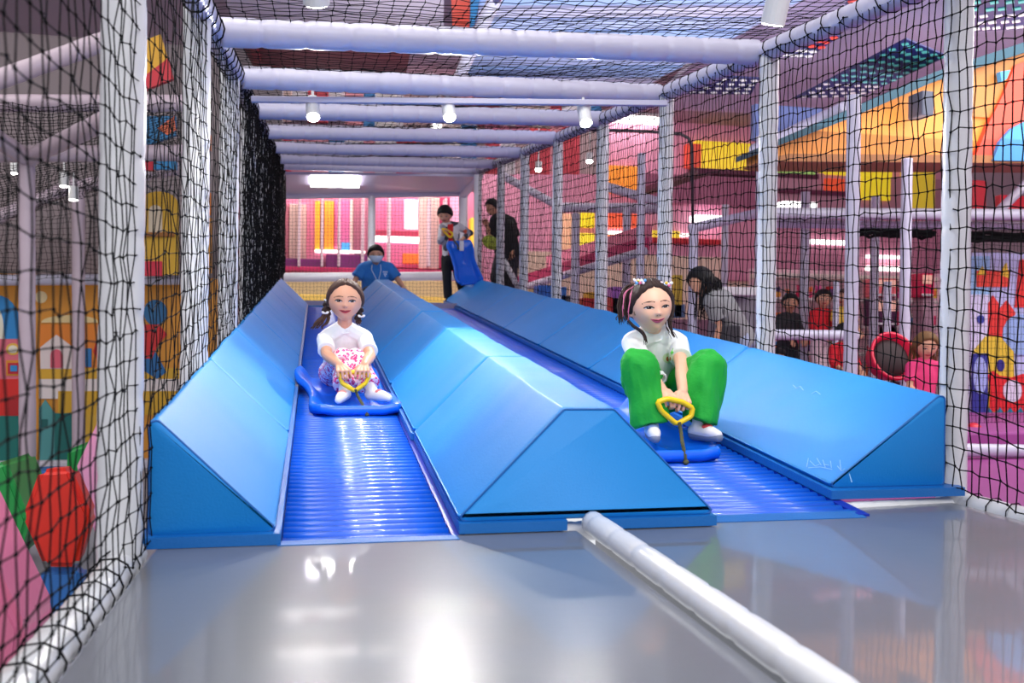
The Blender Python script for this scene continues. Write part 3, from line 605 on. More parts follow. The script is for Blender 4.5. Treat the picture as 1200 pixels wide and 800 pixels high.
# ------------------------------------------------------------------ right play hall
def bandX(name, label, cat, pts, Y0, Y1, th, rgb, emit=0):
    """a band running into depth: left end at Y1, right end at Y0; pts = px corners (x0,top,bottom),(x1,top,bottom)"""
    (xa, ta, ba), (xb, tb, bb) = pts
    a, b, c, d = at(xa, ba, Y1), at(xb, bb, Y0), at(xb, tb, Y0), at(xa, ta, Y1)
    n = (b - a).cross(d - a).normalized(); n = n if n.y > 0 else -n
    return tag(MB().prism([a, b, c, d], n * th).build(name, col(rgb, .5, emit)), label, cat)
M_PK = (206, 130, 160)
RB = [  # name, label, cat, px0,py0,px1,py1, Y, th, rgb, emit
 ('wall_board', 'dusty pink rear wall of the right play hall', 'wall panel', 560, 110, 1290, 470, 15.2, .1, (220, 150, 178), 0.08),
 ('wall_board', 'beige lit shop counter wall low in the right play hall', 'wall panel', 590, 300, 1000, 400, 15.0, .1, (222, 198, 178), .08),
 ('lit_sign', 'orange lit panel beside the second far post of the right net', 'lit panel', 714, 194, 749, 226, 13.5, .1, (250, 150, 50), .5),
 ('lit_sign', 'pale orange lit display at the left of the yellow one', 'lit panel', 655, 250, 673, 292, 14.0, .1, (250, 190, 150), .5),
 ('lit_sign', 'upper yellow lit display seen between the far posts', 'lit panel', 677, 249, 697, 266, 13.9, .1, (250, 222, 40), .7),
 ('lit_sign', 'lower yellow lit display under the upper yellow one', 'lit panel', 677, 273, 697, 290, 13.9, .1, (250, 226, 60), .8),
 ('lit_sign', 'red and orange lit display upper of two', 'lit panel', 714, 250, 748, 267, 13.6, .1, (246, 96, 60), .6),
 ('lit_sign', 'orange lit display below the red shelf band', 'lit panel', 714, 275, 748, 292, 13.6, .1, (250, 150, 70), .8),
 ('light_strip', 'white light strip above the lower orange display', 'light strip', 714, 272, 808, 275, 13.5, .08, (255, 250, 240), 3.0),
 ('lit_sign', 'small yellow lit display behind the third post', 'lit panel', 760, 270, 797, 279, 13.4, .1, (248, 214, 60), .6),
 ('lit_sign', 'row of upper yellow lit signs far behind the fourth post', 'lit panel', 816, 166, 880, 199, 13.0, .1, (246, 206, 50), .6),
 ('lit_sign', 'red lit sign left of the upper yellow signs', 'lit panel', 806, 168, 822, 196, 12.9, .1, (226, 80, 60), .3),
 ('lit_sign', 'green lit display under the orange fascia', 'lit panel', 908, 186, 956, 203, 12.0, .1, (160, 200, 110), .4),
 ('lit_sign', 'orange lit display under the left end of the fascia', 'lit panel', 903, 180, 922, 192, 12.1, .1, (246, 166, 60), .5),
 ('lit_sign', 'yellow lit display right of the green one', 'lit panel', 968, 186, 1046, 206, 12.0, .1, (244, 216, 50), .5),
 ('lit_sign', 'yellow lit board lower right of the green display', 'lit panel', 1010, 206, 1044, 234, 11.8, .1, (240, 212, 44), .5),
 ('lit_sign', 'yellow lit board beside the nearest right post', 'lit panel', 1066, 188, 1096, 248, 11.6, .1, (238, 206, 60), .3),
 ('lit_sign', 'orange red lit block under the green display', 'lit panel', 968, 209, 990, 226, 11.8, .1, (236, 86, 50), .4),
 ('deck_edge', 'dark plum deck edge under the upper yellow signs', 'deck edge', 812, 200, 960, 206, 12.4, .3, (100, 34, 66), 0),
 ('deck_edge', 'plum deck edge above the bright ceiling light', 'deck edge', 900, 222, 996, 227, 11.6, .3, (110, 40, 74), 0),
 ('side_board', 'mauve deck side panel far behind the fourth post', 'deck side', 750, 206, 905, 240, 12.8, .2, (170, 96, 128), 0),
 ('side_board', 'rosy deck side panel right of the fourth post', 'deck side', 905, 206, 1140, 246, 12.8, .2, (206, 150, 168), 0),
 ('light_strip', 'white lit ceiling strip between the fourth post and the plum edge', 'light strip', 815, 252, 852, 259, 12.0, .3, (255, 252, 250), 3),
 ('light_strip', 'white lit ceiling strip above the lavender beam', 'light strip', 918, 236, 958, 244, 11.0, .4, (255, 252, 250), 3),
 ('light_strip', 'thin white light strip on the pink wall left of the slim post', 'light strip', 948, 281, 996, 286, 12.0, .1, (255, 250, 246), 3),
 ('light_strip', 'thin white light strip beside the magenta toys', 'light strip', 1018, 299, 1058, 302, 11.5, .1, (255, 250, 246), 3),
 ('light_strip', 'lower thin white light strip over the toy shelves', 'light strip', 1018, 312, 1062, 317, 11.3, .1, (255, 250, 240), 3),
 ('red_beam', 'thin red beam across the pink hall behind the third post', 'beam', 755, 279, 848, 285, 12.6, .15, (206, 30, 46), 0),
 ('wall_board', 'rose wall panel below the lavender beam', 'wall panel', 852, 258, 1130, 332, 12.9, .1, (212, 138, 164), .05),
 ('wall_board', 'red panel high behind the nearest right post', 'wall panel', 1140, 211, 1156, 248, 9.9, .1, (200, 30, 50), 0),
 ('wall_board', 'red slide panel at the far right above the lavender beam', 'wall panel', 1172, 232, 1330, 252, 9.9, .1, (214, 36, 56), 0),
 ('wall_board', 'pale hall wall right of the nearest right post', 'wall panel', 1128, 190, 1330, 300, 11.5, .1, (206, 184, 190), 0),
 ('shelf', 'cream toy shelf high under the rose wall', 'shelf', 895, 322, 1100, 328, 11.0, .4, (228, 210, 200), 0),
 ('shelf', 'cream toy shelf in the middle of the toy wall', 'shelf', 895, 350, 1100, 354, 11.0, .4, (226, 210, 206), 0),
 ('shelf', 'cream toy shelf low on the toy wall', 'shelf', 895, 381, 1100, 385, 11.0, .4, (220, 200, 200), 0),
 ('shelf', 'cream toy shelf third from the top of the toy wall', 'shelf', 895, 412.5, 1100, 417, 11.0, .4, (216, 198, 198), 0),
 ('shelf', 'cream lowest shelf of the toy wall', 'shelf', 895, 440.5, 1100, 445, 10.55, .4, (210, 190, 192), 0),
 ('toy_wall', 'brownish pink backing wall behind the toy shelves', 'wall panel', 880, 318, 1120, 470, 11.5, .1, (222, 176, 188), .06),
 ('wall_board', 'plum lower wall beside the woman', 'wall panel', 600, 396, 900, 470, 15.0, .1, (120, 84, 96), 0),
 ('counter', 'grey counter block behind the bending woman', 'counter', 858, 345, 884, 460, 8.6, .6, (128, 122, 134), 0),
 ('counter', 'white counter top behind the bending woman', 'counter', 846, 336, 888, 346, 8.4, .7, (222, 218, 222), 0),
]
for nm, lab, cat, a, b, c, d, Y, th, rgb, em in RB:
    if Y > 11.2 and nm not in ('toy_wall', 'counter') and Y < 15.1: Y = 15.2 - (15.2 - Y) * .08; th = 15.24 - Y
    board(nm, lab, cat, a, b, c, d, Y, th, rgb, None, em)
# decks and rails running away from the camera
bandX('deck_edge', 'magenta sloping deck edge beyond the far right posts', 'deck edge', ((600, 326, 338), (752, 278, 293)), 10.5, 14.5, .1, (190, 50, 100))
bandX('side_board', 'pink deck side under the orange displays', 'deck side', ((640, 300, 322), (760, 262, 284)), 10.8, 14.4, .05, (226, 130, 160))
bandX('deck_edge', 'dark plum sloping edge above the third post', 'deck edge', ((745, 222, 228), (818, 198, 203)), 10.5, 12.5, .2, (96, 32, 62))
def rp(lab, a, b, r=.05, cat='pipe'): pole('padded_pipe', lab, cat, at(*a), at(*b), r, 'pipes of the right play frame')
rp('white pipe under the magenta sloping deck edge', (600, 341, 14.5), (755, 294, 10.5), .055)
rp('white pipe slanting down beside the far corner of the right net', (588, 205, 13.0), (648, 238, 13.0), .06)
rp('level lavender pipe behind the far right posts', (648, 243, 12.2), (775, 244, 12.2), .07)
rp('white pipe slanting down to the third post', (705, 217, 11.0), (770, 236, 11.0), .06)
rp('lavender pipe rising from the slim dark pole to the fourth post', (808, 268, 9.0), (905, 246, 9.0), .05)
rp('broad level lavender pipe across the right play frame', (898, 250, 7.6), (1330, 252, 7.6), .055)
rp('second level pink lavender pipe under the broad one', (898, 262, 7.8), (1330, 266, 7.8), .04)
rp('level white pipe before the toy shelves', (905, 392, 7.2), (1004, 393, 7.2), .045)
rp('white diagonal pipe right of the nearest post', (1168, 250, 8.6), (1210, 208, 8.6), .05)
rp('white pipe above the orange fascia', (884, 178, 8.6), (992, 128, 7.6), .08)
for i, (px, y0, y1, Y, r, lab) in enumerate([(1001, 112, 470, 5.6, .046, 'white padded post with lavender shade between the fourth and the nearest right post'), (1063, 186, 470, 7.0, .046, 'pinkish white post left of the nearest right post'), (944, 225, 470, 9.4, .05, 'slim mauve post behind the level white pipe'),
    (980, 330, 470, 8.2, .03, 'slim white post beside the red clad child'), (1040, 330, 470, 8.4, .04, 'slim white post over the red tub'), (1026, 230, 400, 9.6, .05, 'slim pale post under the yellow lit board'), (752, 180, 360, 9.8, .045, 'slim mauve pole behind the third post'), (735, 238, 360, 12, .06, 'slim grey pole far behind the third post'),
    (675, 250, 360, 12, .06, 'slim grey pole left of the yellow displays'), (702, 250, 360, 12.2, .05, 'slim lavender pole right of the yellow displays'), (813, 266, 430, 8.9, .05, 'lavender pole behind the right girl'), (850, 240, 420, 12, .05, 'thin pinkish pole behind the bending woman'),
    (892, 160, 330, 9.0, .05, 'lavender pole hidden behind the fourth post'), (1134, 250, 500, 8.2, .04, 'slim white pole beside the bear coloured mural')]):
    lab = lab.replace('bear coloured', 'right painted')
    a = at(px, y0, Y); pole('slim_post', lab, 'post', (a.x, Y, -.4), tuple(a), r, 'slim posts of the right play frame')
# dark pipe arch
t = MB().tube([at(690, 152, 9.0), at(760, 154, 9.0), at(798, 157, 9.0), at(807, 162, 9.0), at(811, 172, 9.0), at(812, 268, 9.0)], .018, 8).build('dark_pipe', mat('dark_pipe', (46, 34, 44), .5), None, True); tag(t, 'thin dark bent pipe hanging behind the third right post', 'pipe')
# black net bundle under the broad pipe
def bundle(label, a, b, r):
    a, b = at(*a), at(*b); root = MB(); 
    for k in range(9):
        o = Vector((0, rnd.uniform(-r, r), rnd.uniform(-r, r))); pts = [a.lerp(b, q / 14) + o + Vector((0, 0, .03 * noise.noise((q * .7, k * 3, 1)))) for q in range(15)]; root.tube(pts, .016, 5)
    tag(root.build('net_bundle', M_NET), label, 'net', kind='stuff')
bundle('black net gathered in a roll left of the nearest post', (1008, 272, 7.8), (1094, 274, 7.8), .03); bundle('black net gathered in a roll right of the nearest post', (1128, 276, 7.8), (1330, 280, 7.8), .05)
# orange fascia with the red arch
FYY = 7.2
fa = thing('orange_fascia', 'big orange fascia with a red and blue arch at the upper right', 'fascia', tuple(at(1060, 180, FYY)))
shape(fa, 'fascia_panel', [(906, 186), (906, 172), (1000, 136), (1096, 94), (1330, 20), (1330, 190)], FYY, (226, 140, 52), .5)
shape(fa, 'fascia_edge', [(906, 173), (1000, 137), (1096, 95), (1330, 20), (1330, 6), (1096, 84), (1000, 126), (906, 166)], FYY - .12, (16, 70, 88), .7)
shape(fa, 'brown_panel', [(1128, 82), (1200, 56), (1330, 16), (1330, 100), (1166, 138), (1128, 136)], FYY - .03, (184, 116, 50), .05)
shape(fa, 'red_arch', [(1142, 186), (1160, 142), (1176, 110), (1190, 76), (1330, 20), (1330, 190)], FYY - .06, (214, 70, 48), .08)
shape(fa, 'blue_inset', [(1164, 188), (1172, 166), (1186, 150), (1204, 141), (1330, 120), (1330, 190)], FYY - .1, (60, 140, 206), .06)
shape(fa, 'blue_inset', [(1172, 84), (1184, 82), (1180, 92), (1174, 96)], FYY - .1, (70, 150, 200), .05)
shape(fa, 'fascia_underside', [(900, 186), (924, 180), (1330, 183), (1330, 192), (920, 189)], FYY - .08, (160, 100, 50), .5)
board('blue_grey_box', 'dark grey speaker box beside the top of the nearest post', 'box', 1081, 106, 1095, 135, 6.9, .2, (70, 76, 92))
# navy perforated ceiling panels
def perforated(label, pts, z, n, m, cols):
    P = [atz(x, y, z) for x, y in pts]; r = thing('perforated_board', label, 'ceiling panel', tuple(sum(P, Vector()) / 4))
    MB().prism(P, (0, 0, .015)).build('navy_sheet', col((26, 26, 92), .5), r)
    rr = random.Random(n); g = {}
    for i in range(n):
        for j in range(m):
            u, v = (i + .5) / n, (j + .5) / m; c = (P[0] * (1 - u) + P[1] * u) * (1 - v) + (P[3] * (1 - u) + P[2] * u) * v
            k = cols[min(len(cols) - 1, int(v * len(cols)))]
            g.setdefault(k, MB()).box(c + Vector((rr.uniform(-.015, .015), 0, -.004)), (.052, .052, .008), rot=Matrix.Rotation(.78, 3, 'Z'))
    for k, b in g.items(): b.build('panel_holes', mat('hole_%d_%d_%d' % k, k, .5, .2, 3, emit=.05), r)['kind'] = 'stuff'
perforated('navy ceiling panel with teal and white holes above the orange fascia', [(931, 115), (1008, 114), (1110, 66), (1062, 46)], 3.0, 6, 12, [(240, 230, 236), (120, 200, 200), (90, 190, 180)])
perforated('navy ceiling panel with white holes behind the fourth post', [(790, 110), (880, 111), (890, 92), (812, 88)], 3.0, 7, 4, [(244, 236, 236)])
perforated('navy ceiling panel with red and white holes by the top rail', [(900, 66), (948, 68), (985, 42), (945, 32)], 2.9, 5, 5, [(244, 236, 236), (236, 70, 50)])
perforated('navy ceiling panel with teal holes at the top right corner', [(1124, 38), (1196, 34), (1290, -30), (1150, -30)], 2.9, 6, 8, [(244, 236, 236), (80, 190, 176), (60, 180, 170)])
perforated('navy ceiling panel with red holes beside the first ceiling beam', [(985, 30), (1040, 14), (1060, -30), (1000, -30)], 2.8, 5, 5, [(244, 236, 236), (230, 70, 60)])
slab('ceiling_board', 'lavender ceiling board over the navy panels', 'board', [(760, 128), (1330, 150), (1330, -120), (1000, -120)], 3.6, .08, (206, 192, 226))
board('teal_board', 'teal and purple painted board left of the orange fascia', 'board', 884, 124, 965, 166, 9.4, .1, (110, 130, 190))
# right painted mural
RM = 8.4
rmu = thing('painted_mural', 'lavender wall mural with red, yellow and blue shapes at the far right', 'mural', tuple(at(1180, 490, RM)))
shape(rmu, 'mural_board', [(1138, 491), (1330, 491), (1330, 296), (1138, 296)], RM, (186, 188, 232), .12)
def rs(name, pts, rgb, k=1): shape(rmu, name, pts, RM - .006 * k, rgb, .02)
rs('painted_panel', [(1138, 380), (1160, 380), (1160, 300), (1138, 300)], (150, 190, 232), 1); rs('painted_panel', [(1138, 440), (1160, 440), (1160, 345), (1138, 345)], (214, 206, 236), 2)
rs('painted_sign', [(1145, 336), (1183, 336), (1183, 317), (1145, 317)], (232, 70, 56), 3); rs('painted_sign', [(1145, 322), (1152, 312), (1156, 322)], (240, 200, 60), 4); rs('painted_sign', [(1172, 322), (1180, 308), (1183, 326)], (240, 200, 60), 4)
rs('painted_tower', [(1158, 394), (1171, 394), (1171, 356), (1164, 346), (1158, 356)], (224, 52, 48), 3); rs('painted_tower', [(1170, 420), (1186, 420), (1190, 366), (1180, 352), (1172, 362)], (226, 56, 50), 3)
rs('painted_tower', [(1190, 360), (1230, 360), (1230, 304), (1196, 304)], (226, 48, 44), 3)
rs('painted_disc', oval(1196, 392, 21, 24), (150, 176, 226), 4); rs('painted_house', [(1141, 490), (1141, 412), (1156, 394), (1172, 394), (1188, 412), (1190, 490)], (226, 192, 60), 5)
rs('painted_disc', oval(1173, 428, 4.5, 7), (48, 44, 130), 7); rs('painted_disc', oval(1150, 374, 4, 5), (52, 60, 150), 5)
rs('painted_tower', [(1140, 487), (1158, 487), (1158, 414), (1140, 414)], (52, 54, 146), 6); rs('painted_disc', oval(1149, 440, 8, 22), (166, 176, 232), 8)
rs('painted_flower', [(1160, 482), (1161, 452), (1158, 440), (1164, 434), (1172, 440), (1186, 442), (1200, 438), (1216, 436), (1222, 446), (1216, 460), (1220, 482)], (222, 36, 44), 7); rs('painted_disc', oval(1187, 458, 11, 13), (226, 214, 236), 9)
rs('painted_grass', [(1158, 491), (1160, 478), (1166, 486), (1172, 477), (1178, 486), (1184, 477), (1190, 486), (1196, 477), (1202, 486), (1210, 477), (1220, 491)], (40, 120, 150), 8)
for k in range(6): rs('painted_disc', oval(1240 + 16 * k, 330 + 40 * (k % 4), 9, 12), [(226, 60, 50), (240, 200, 60), (90, 130, 210)][k % 3], 3)
tag(MB().box((7.9, 7.55, -.33), (6.4, 2.0, .16), bev=.02).build('padded_step', mat('purple_step', (156, 70, 142), .5, .1, 3)), 'purple padded step in front of the right mural', 'step')
rp('white padded pipe along the front of the purple step', (1120, 527, 6.1), (1330, 530, 6.1), .05); rp('white padded kerb at the foot of the right mural', (1128, 494, 8.2), (1330, 495, 8.2), .045)
tag(MB().ell(at(1141, 505, 7.0) , (.075, .075, .075)).build('ball', col((206, 40, 60), .4), None, True), 'small red ball on the purple step', 'ball')
# toys on the shelves
CN = {(226, 40, 90): 'crimson', (236, 200, 60): 'yellow', (236, 120, 50): 'orange', (230, 90, 160): 'pink', (90, 150, 210): 'blue', (206, 40, 50): 'red', (240, 226, 220): 'cream', (90, 50, 110): 'violet', (250, 170, 60): 'amber', (226, 60, 110): 'rose'}
COUNT = {}
def toy(px, py, Y, rgb, rgb2, s, kind, row):
    p = at(px, py, Y); t = thing('plush_toy' if kind == 0 else 'toy_box', None, None, tuple(p))
    rn = ['top', 'second', 'third', 'lowest'][row]; k = (rn, kind, rgb, rgb2); COUNT[k] = COUNT.get(k, 0) + 1; n = COUNT[k]
    o = '' if n == 1 else ', %s of its colours' % ORD[n - 1]
    tag(t, ('%s plush toy with %s head on the %s toy shelf' if kind == 0 else '%s toy box with %s front on the %s toy shelf') % (CN[rgb], CN[rgb2], rn) + o, 'toy', 'plush toys on the far shelves' if kind == 0 else 'toy boxes on the far shelves')
    if kind == 0:
        MB().ell(p + Vector((0, 0, s * .5)), (s * .45, s * .4, s * .5), nu=10, nv=7).build('torso', col(rgb), t, True)
        h = MB().ell(p + Vector((0, -.01, s * 1.15)), (s * .38, s * .36, s * .34), nu=10, nv=7); h.ell(p + Vector((-s * .28, 0, s * 1.45)), (s * .13, s * .08, s * .13), nu=8, nv=5); h.ell(p + Vector((s * .28, 0, s * 1.45)), (s * .13, s * .08, s * .13), nu=8, nv=5); h.build('head', col(rgb2), t, True)
    else:
        MB().box(p + Vector((0, 0, s * .8)), (s * 1.1, s * .8, s * 1.6), bev=.01).build('carton', col(rgb), t); MB().box(p + Vector((0, -s * .41, s * .8)), (s * .7, .01, s * .9)).build('carton_front', col(rgb2), t)
rt = random.Random(11); TC = [(226, 40, 90), (236, 200, 60), (236, 120, 50), (230, 90, 160), (90, 150, 210), (206, 40, 50), (240, 226, 220), (90, 50, 110), (250, 170, 60), (226, 60, 110)]
for row, y in enumerate((349.5, 380.5, 412, 440)):
    for k in range(17):
        px = 900 + k * 12 + rt.uniform(-2, 2)
        if 985 < px < 1012: continue
        toy(px, y, 11.05 if row < 3 else 10.6, rt.choice(TC), rt.choice(TC), rt.uniform(.075, .115), int(rt.random() < .5), row)
for lab, a, b, c, d, rgb in [('magenta toy machine beside the nearest post', 1080, 320, 1095, 348, (226, 30, 90)), ('dark purple toy machine below the light strips', 1028, 350, 1052, 382, (84, 34, 74)), ('pink toy machine with orange top under the light strips', 1028, 326, 1052, 348, (240, 110, 120))]:
    t = thing('toy_machine', lab, 'machine', tuple(at((a + c) / 2, d, 10.2)))
    rect(MB(), a, b, c, d, 10.2, .3).build('cabinet', col(rgb, .35), t); rect(MB(), a + 2, b + 2, c - 2, b + (d - b) * .45, 10.18, .02).build('display_window', col((250, 190, 170), .2, .3), t); rect(MB(), a + 1, d, c - 1, 495, 10.24, .22).build('pedestal', col((190, 150, 166)), t); rect(MB(), a + 1, d - 4, c - 1, d - 1, 10.17, .03).build('coin_tray', col((240, 236, 236), .3), t)
# small coloured play blocks at the foot of the far right wall
for lab, a, b, c, d, rgb in [('blue play block by the second far post', 631, 334, 647, 352, (40, 110, 210)), ('small blue play block right of the fourth far post', 656, 336, 664, 352, (60, 130, 220)), ('grey play block before the beige counter', 657, 346, 676, 366, (90, 84, 88)), ('red play block before the beige counter', 684, 349, 702, 366, (200, 40, 50)), ('yellow play block above the red one', 690, 342, 697, 350, (236, 190, 60)), ('purple play block behind the right girl', 717, 336, 740, 348, (170, 110, 206)), ('crimson bench pad behind the right girl', 716, 348, 742, 360, (190, 40, 60)), ('yellow play shape beside the bending woman', 790, 322, 800, 356, (206, 180, 60)), ('blue play block beside the bending woman', 784, 356, 803, 400, (96, 130, 180))]:
    board('play_block', lab, 'play block', a, b, c, 372 if 'above' not in lab else d, 12.4, .3, rgb, 'play blocks on the right floor')
rect(MB(), 600, 372.5, 830, 384, 12.3, .8); tag(rect(MB(), 600, 372.5, 830, 470, 12.3, .8).build('play_bench', col((150, 110, 130))), 'long mauve bench that carries the play blocks', 'bench')
# red round tub seat
tb = thing('tub_seat', 'round red tub seat with a dark hollow by the nearest post', 'seat', tuple(at(1042, 445, 6.6)))
c = at(1046, 418, 6.6); rot = Matrix.Rotation(math.radians(70), 3, 'X')
V = []; prof = [(.06, -.15), (.16, -.13), (.20, 0), (.205, .03), (.185, .03), (.165, -.02), (.02, -.1)]
mbx = MB(); N = 24; V = [c + rot @ Vector((r_ * math.cos(2 * math.pi * k / N), r_ * math.sin(2 * math.pi * k / N), z_)) for r_, z_ in prof for k in range(N)]
mbx.add(V, [(i * N + k, i * N + (k + 1) % N, (i + 1) * N + (k + 1) % N, (i + 1) * N + k) for i in range(len(prof) - 1) for k in range(N)]); mbx.build('shell', col((220, 24, 66), .3), tb, True)
MB().ell(c + rot @ Vector((0, 0, -.03)), (.16, .16, .05), rot).build('hollow_lining', col((44, 24, 30), .7), tb, True)
MB().tube([c + Vector((0, 0, -.2)), (c.x, c.y, -.4)], .06, 12).build('stand', col((60, 40, 50), .5), tb)
# back net of the right frame
def bn(i, j):
    u, v = i / 89, j / 29; a = at(905, 470, 7.3); b = at(1300, 470, 7.3); x = a.x + (b.x - a.x) * u; z = -.38 + 1.95 * v
    return Vector((x + .02 * noise.noise((u * 9, v * 4, 1)), 7.3 + .04 * noise.noise((u * 7, v * 3, 7)), z))
net('safety_net', 'black cord net of the rear right play frame behind the posts', bn, 90, 30, M_NET, r=.002, knot=.005)
# roofs lamps of the right hall
for lab, px, py, Y in [('beside the second far post', 631, 198, 12.5), ('behind the third far post', 691, 188, 12.0), ('left of the third post', 689, 241 - 52, 13.4), ('under the mauve ceiling by the far posts', 668, 196, 14.0)][:2]:
    p = at(px, py, Y); t = thing('small_lamp', 'small lit round lamp ' + lab, 'lamp', tuple(p)); MB().tube([p + Vector((0, 0, .09)), (p.x, p.y, 4.25)], .008, 6).build('lamp_rod', M_LAMP, t); MB().tube([p + Vector((0, 0, .1)), p], .05, 12).build('lamp_body', M_LAMP, t); MB().ell(p - Vector((0, .0, .01)), (.045, .045, .03)).build('lamp_lens', M_GLOW, t)
# ------------------------------------------------------------------ figures
def voxel(mb, name, mt, parent, size=.004, smooth=3, label=None, fn=None):
    me = bpy.data.meshes.new('tmp'); me.from_pydata(mb.v, [], mb.f)
    bm = bmesh.new(); bm.from_mesh(me)
    for isl in [bm.faces]: bmesh.ops.recalc_face_normals(bm, faces=bm.faces)
    bm.to_mesh(me); bm.free()
    o = bpy.data.objects.new('tmp', me); COL.objects.link(o)
    r = o.modifiers.new('r', 'REMESH'); r.mode = 'VOXEL'; r.voxel_size = size; r.adaptivity = 0
    if smooth: sm = o.modifiers.new('s', 'SMOOTH'); sm.factor = .5; sm.iterations = smooth
    dg = bpy.context.evaluated_depsgraph_get(); ev = o.evaluated_get(dg); out = bpy.data.meshes.new_from_object(ev)
    bpy.data.objects.remove(o); bpy.data.meshes.remove(me); out.name = name; out.materials.clear()
    if fn:
        nrm = [v.normal.copy() for v in out.vertices]
        for v, n in zip(out.vertices, nrm): v.co += n * fn(v.co)
    ob = link(name, out, mt, parent, True)
    if label: ob['label'] = label
    return ob
def folds(amp, f, seed):
    return lambda c: amp * (noise.noise((c.x * f + seed, c.y * f, c.z * f * .55)) + .5 * noise.noise((c.x * f * 2.3, c.y * f * 2.3 + seed, c.z * f)))
def bez(P, n):
    """smooth curve through points"""
    P = [Vector(p) for p in P]; out = []
    for i in range(len(P) - 1):
        p0, p1, p2, p3 = P[max(i - 1, 0)], P[i], P[i + 1], P[min(i + 2, len(P) - 1)]
        for k in range(n):
            t = k / n; out.append(.5 * ((2 * p1) + (p2 - p0) * t + (2 * p0 - 5 * p1 + 4 * p2 - p3) * t * t + (3 * p1 - p0 - 3 * p2 + p3) * t ** 3))
    return out + [P[-1]]
def limb(mb, P, R, n=14):
    for i in range(len(P) - 1): mb.cap(P[i], P[i + 1], R[i], R[i + 1], n)

class Head:
    """centre c (mid skull), facing f, up u, height H (chin to crown)"""
    def __init__(s, c, f, u, H, wide=.385):
        s.c = Vector(c); s.f = Vector(f).normalized(); u = Vector(u); s.u = (u - s.f * u.dot(s.f)).normalized(); s.x = s.u.cross(s.f); s.H = H; s.wide = wide
    def W(s, p): return s.c + (s.x * p[0] + s.f * p[1] + s.u * p[2]) * s.H
    def skull(s, d):
        """local point for unit direction d=(x right, y front, z up), in units of H"""
        x, y, z = d
        w = s.wide; px, py, pz = x * w, y * (.44 if y < 0 else .425), z * .5
        lo = max(0, min(1, (.02 - pz) / .5)); lo2 = lo * lo
        px *= 1 - .30 * lo2 - .04 * lo
        if y > 0: py *= 1 - .10 * lo2
        else: py *= 1 - .45 * lo
        py += .05 * lo2 * (1 if y > 0 else 0)
        if y > 0:
            g = lambda cx, cz, sx, sz: math.exp(-((px - cx) / sx) ** 2 - ((pz - cz) / sz) ** 2)
            py += .062 * g(0, -.135, .045, .04) + .03 * g(0, -.08, .035, .07) + .012 * (g(.05, -.145, .03, .03) + g(-.05, -.145, .03, .03))
            py -= .022 * (g(.155, -.02, .07, .045) + g(-.155, -.02, .07, .045))
            py += .018 * (g(.19, -.17, .09, .08) + g(-.19, -.17, .09, .08)) + .012 * g(0, .12, .2, .08)
            py += .020 * g(0, -.265, .09, .035) - .010 * g(0, -.335, .08, .025) + .028 * g(0, -.42, .09, .06)
        return (px, py, pz)
    def add(s, mb, nu=64, nv=48):
        V = []; F = []
        for j in range(1, nv):
            th = math.pi * j / nv
            for i in range(nu):
                ph = 2 * math.pi * i / nu; V.append(s.W(s.skull((math.sin(th) * math.sin(ph), math.sin(th) * math.cos(ph), math.cos(th)))))
        V += [s.W(s.skull((0, 0, 1))), s.W(s.skull((0, 0, -1)))]; T, B = len(V) - 2, len(V) - 1
        for j in range(nv - 2):
            for i in range(nu): F.append((j * nu + i, (j + 1) * nu + i, (j + 1) * nu + (i + 1) % nu, j * nu + (i + 1) % nu))
        for i in range(nu): F += [(T, i, (i + 1) % nu), (B, (nv - 2) * nu + (i + 1) % nu, (nv - 2) * nu + i)]
        mb.add(V, F)
        R = Matrix((s.x, s.f, s.u)).transposed()
        for sg in (-1, 1):
            rot = R @ Matrix.Rotation(sg * .35, 3, 'Z') @ Matrix.Rotation(-.12, 3, 'X')
            mb.ell(s.W((sg * s.wide * .96, -.03, -.07)), (.028 * s.H, .062 * s.H, .105 * s.H), rot, 12, 8)
            mb.ell(s.W((sg * s.wide * .93, .0, -.13)), (.03 * s.H, .03 * s.H, .045 * s.H), rot, 10, 6)
        return s
    def hair_cap(s, line, thick, groove=True, ripple=.006, nu=96, nv=26, seed=0, bottom=None):
        """line(az) -> elevation (deg) of the hairline; closed shell from the scalp out"""
        mb = MB(); V = []; F = []
        def pt(az, el, t):
            d = (math.cos(el) * math.sin(az), math.cos(el) * math.cos(az), math.sin(el)); p = Vector(s.skull((d[0], min(d[1], .999), d[2]))); n = Vector((d[0] / s.wide, d[1] / .43, d[2] / .5)).normalized()
            return s.W(p + n * t)
        for i in range(nu):
            az = 2 * math.pi * i / nu - math.pi; e0 = math.radians(line(az))
            for j in range(nv):
                q = j / (nv - 1); el = e0 + (math.pi / 2 - .002 - e0) * q
                t = thick * min(1, .25 + q * 6) + ripple * noise.noise((az * 9 + seed, q * 1.5, seed)) + ripple * .6 * noise.noise((az * 23, q * 2, seed))
                if groove:
                    xx = math.cos(el) * math.sin(az); yy = math.cos(el) * math.cos(az)
                    if yy > -.3: t -= thick * .75 * math.exp(-(xx / .03) ** 2)
                V.append(pt(az, el, t))
            V.append(pt(az, e0, -.02))
        st = nv + 1
        for i in range(nu):
            a, b = i * st, ((i + 1) % nu) * st
            for j in range(nv - 1): F.append((a + j, b + j, b + j + 1, a + j + 1))
            F.append((a + nv, b + nv, b, a))
        return mb.add(V, F)
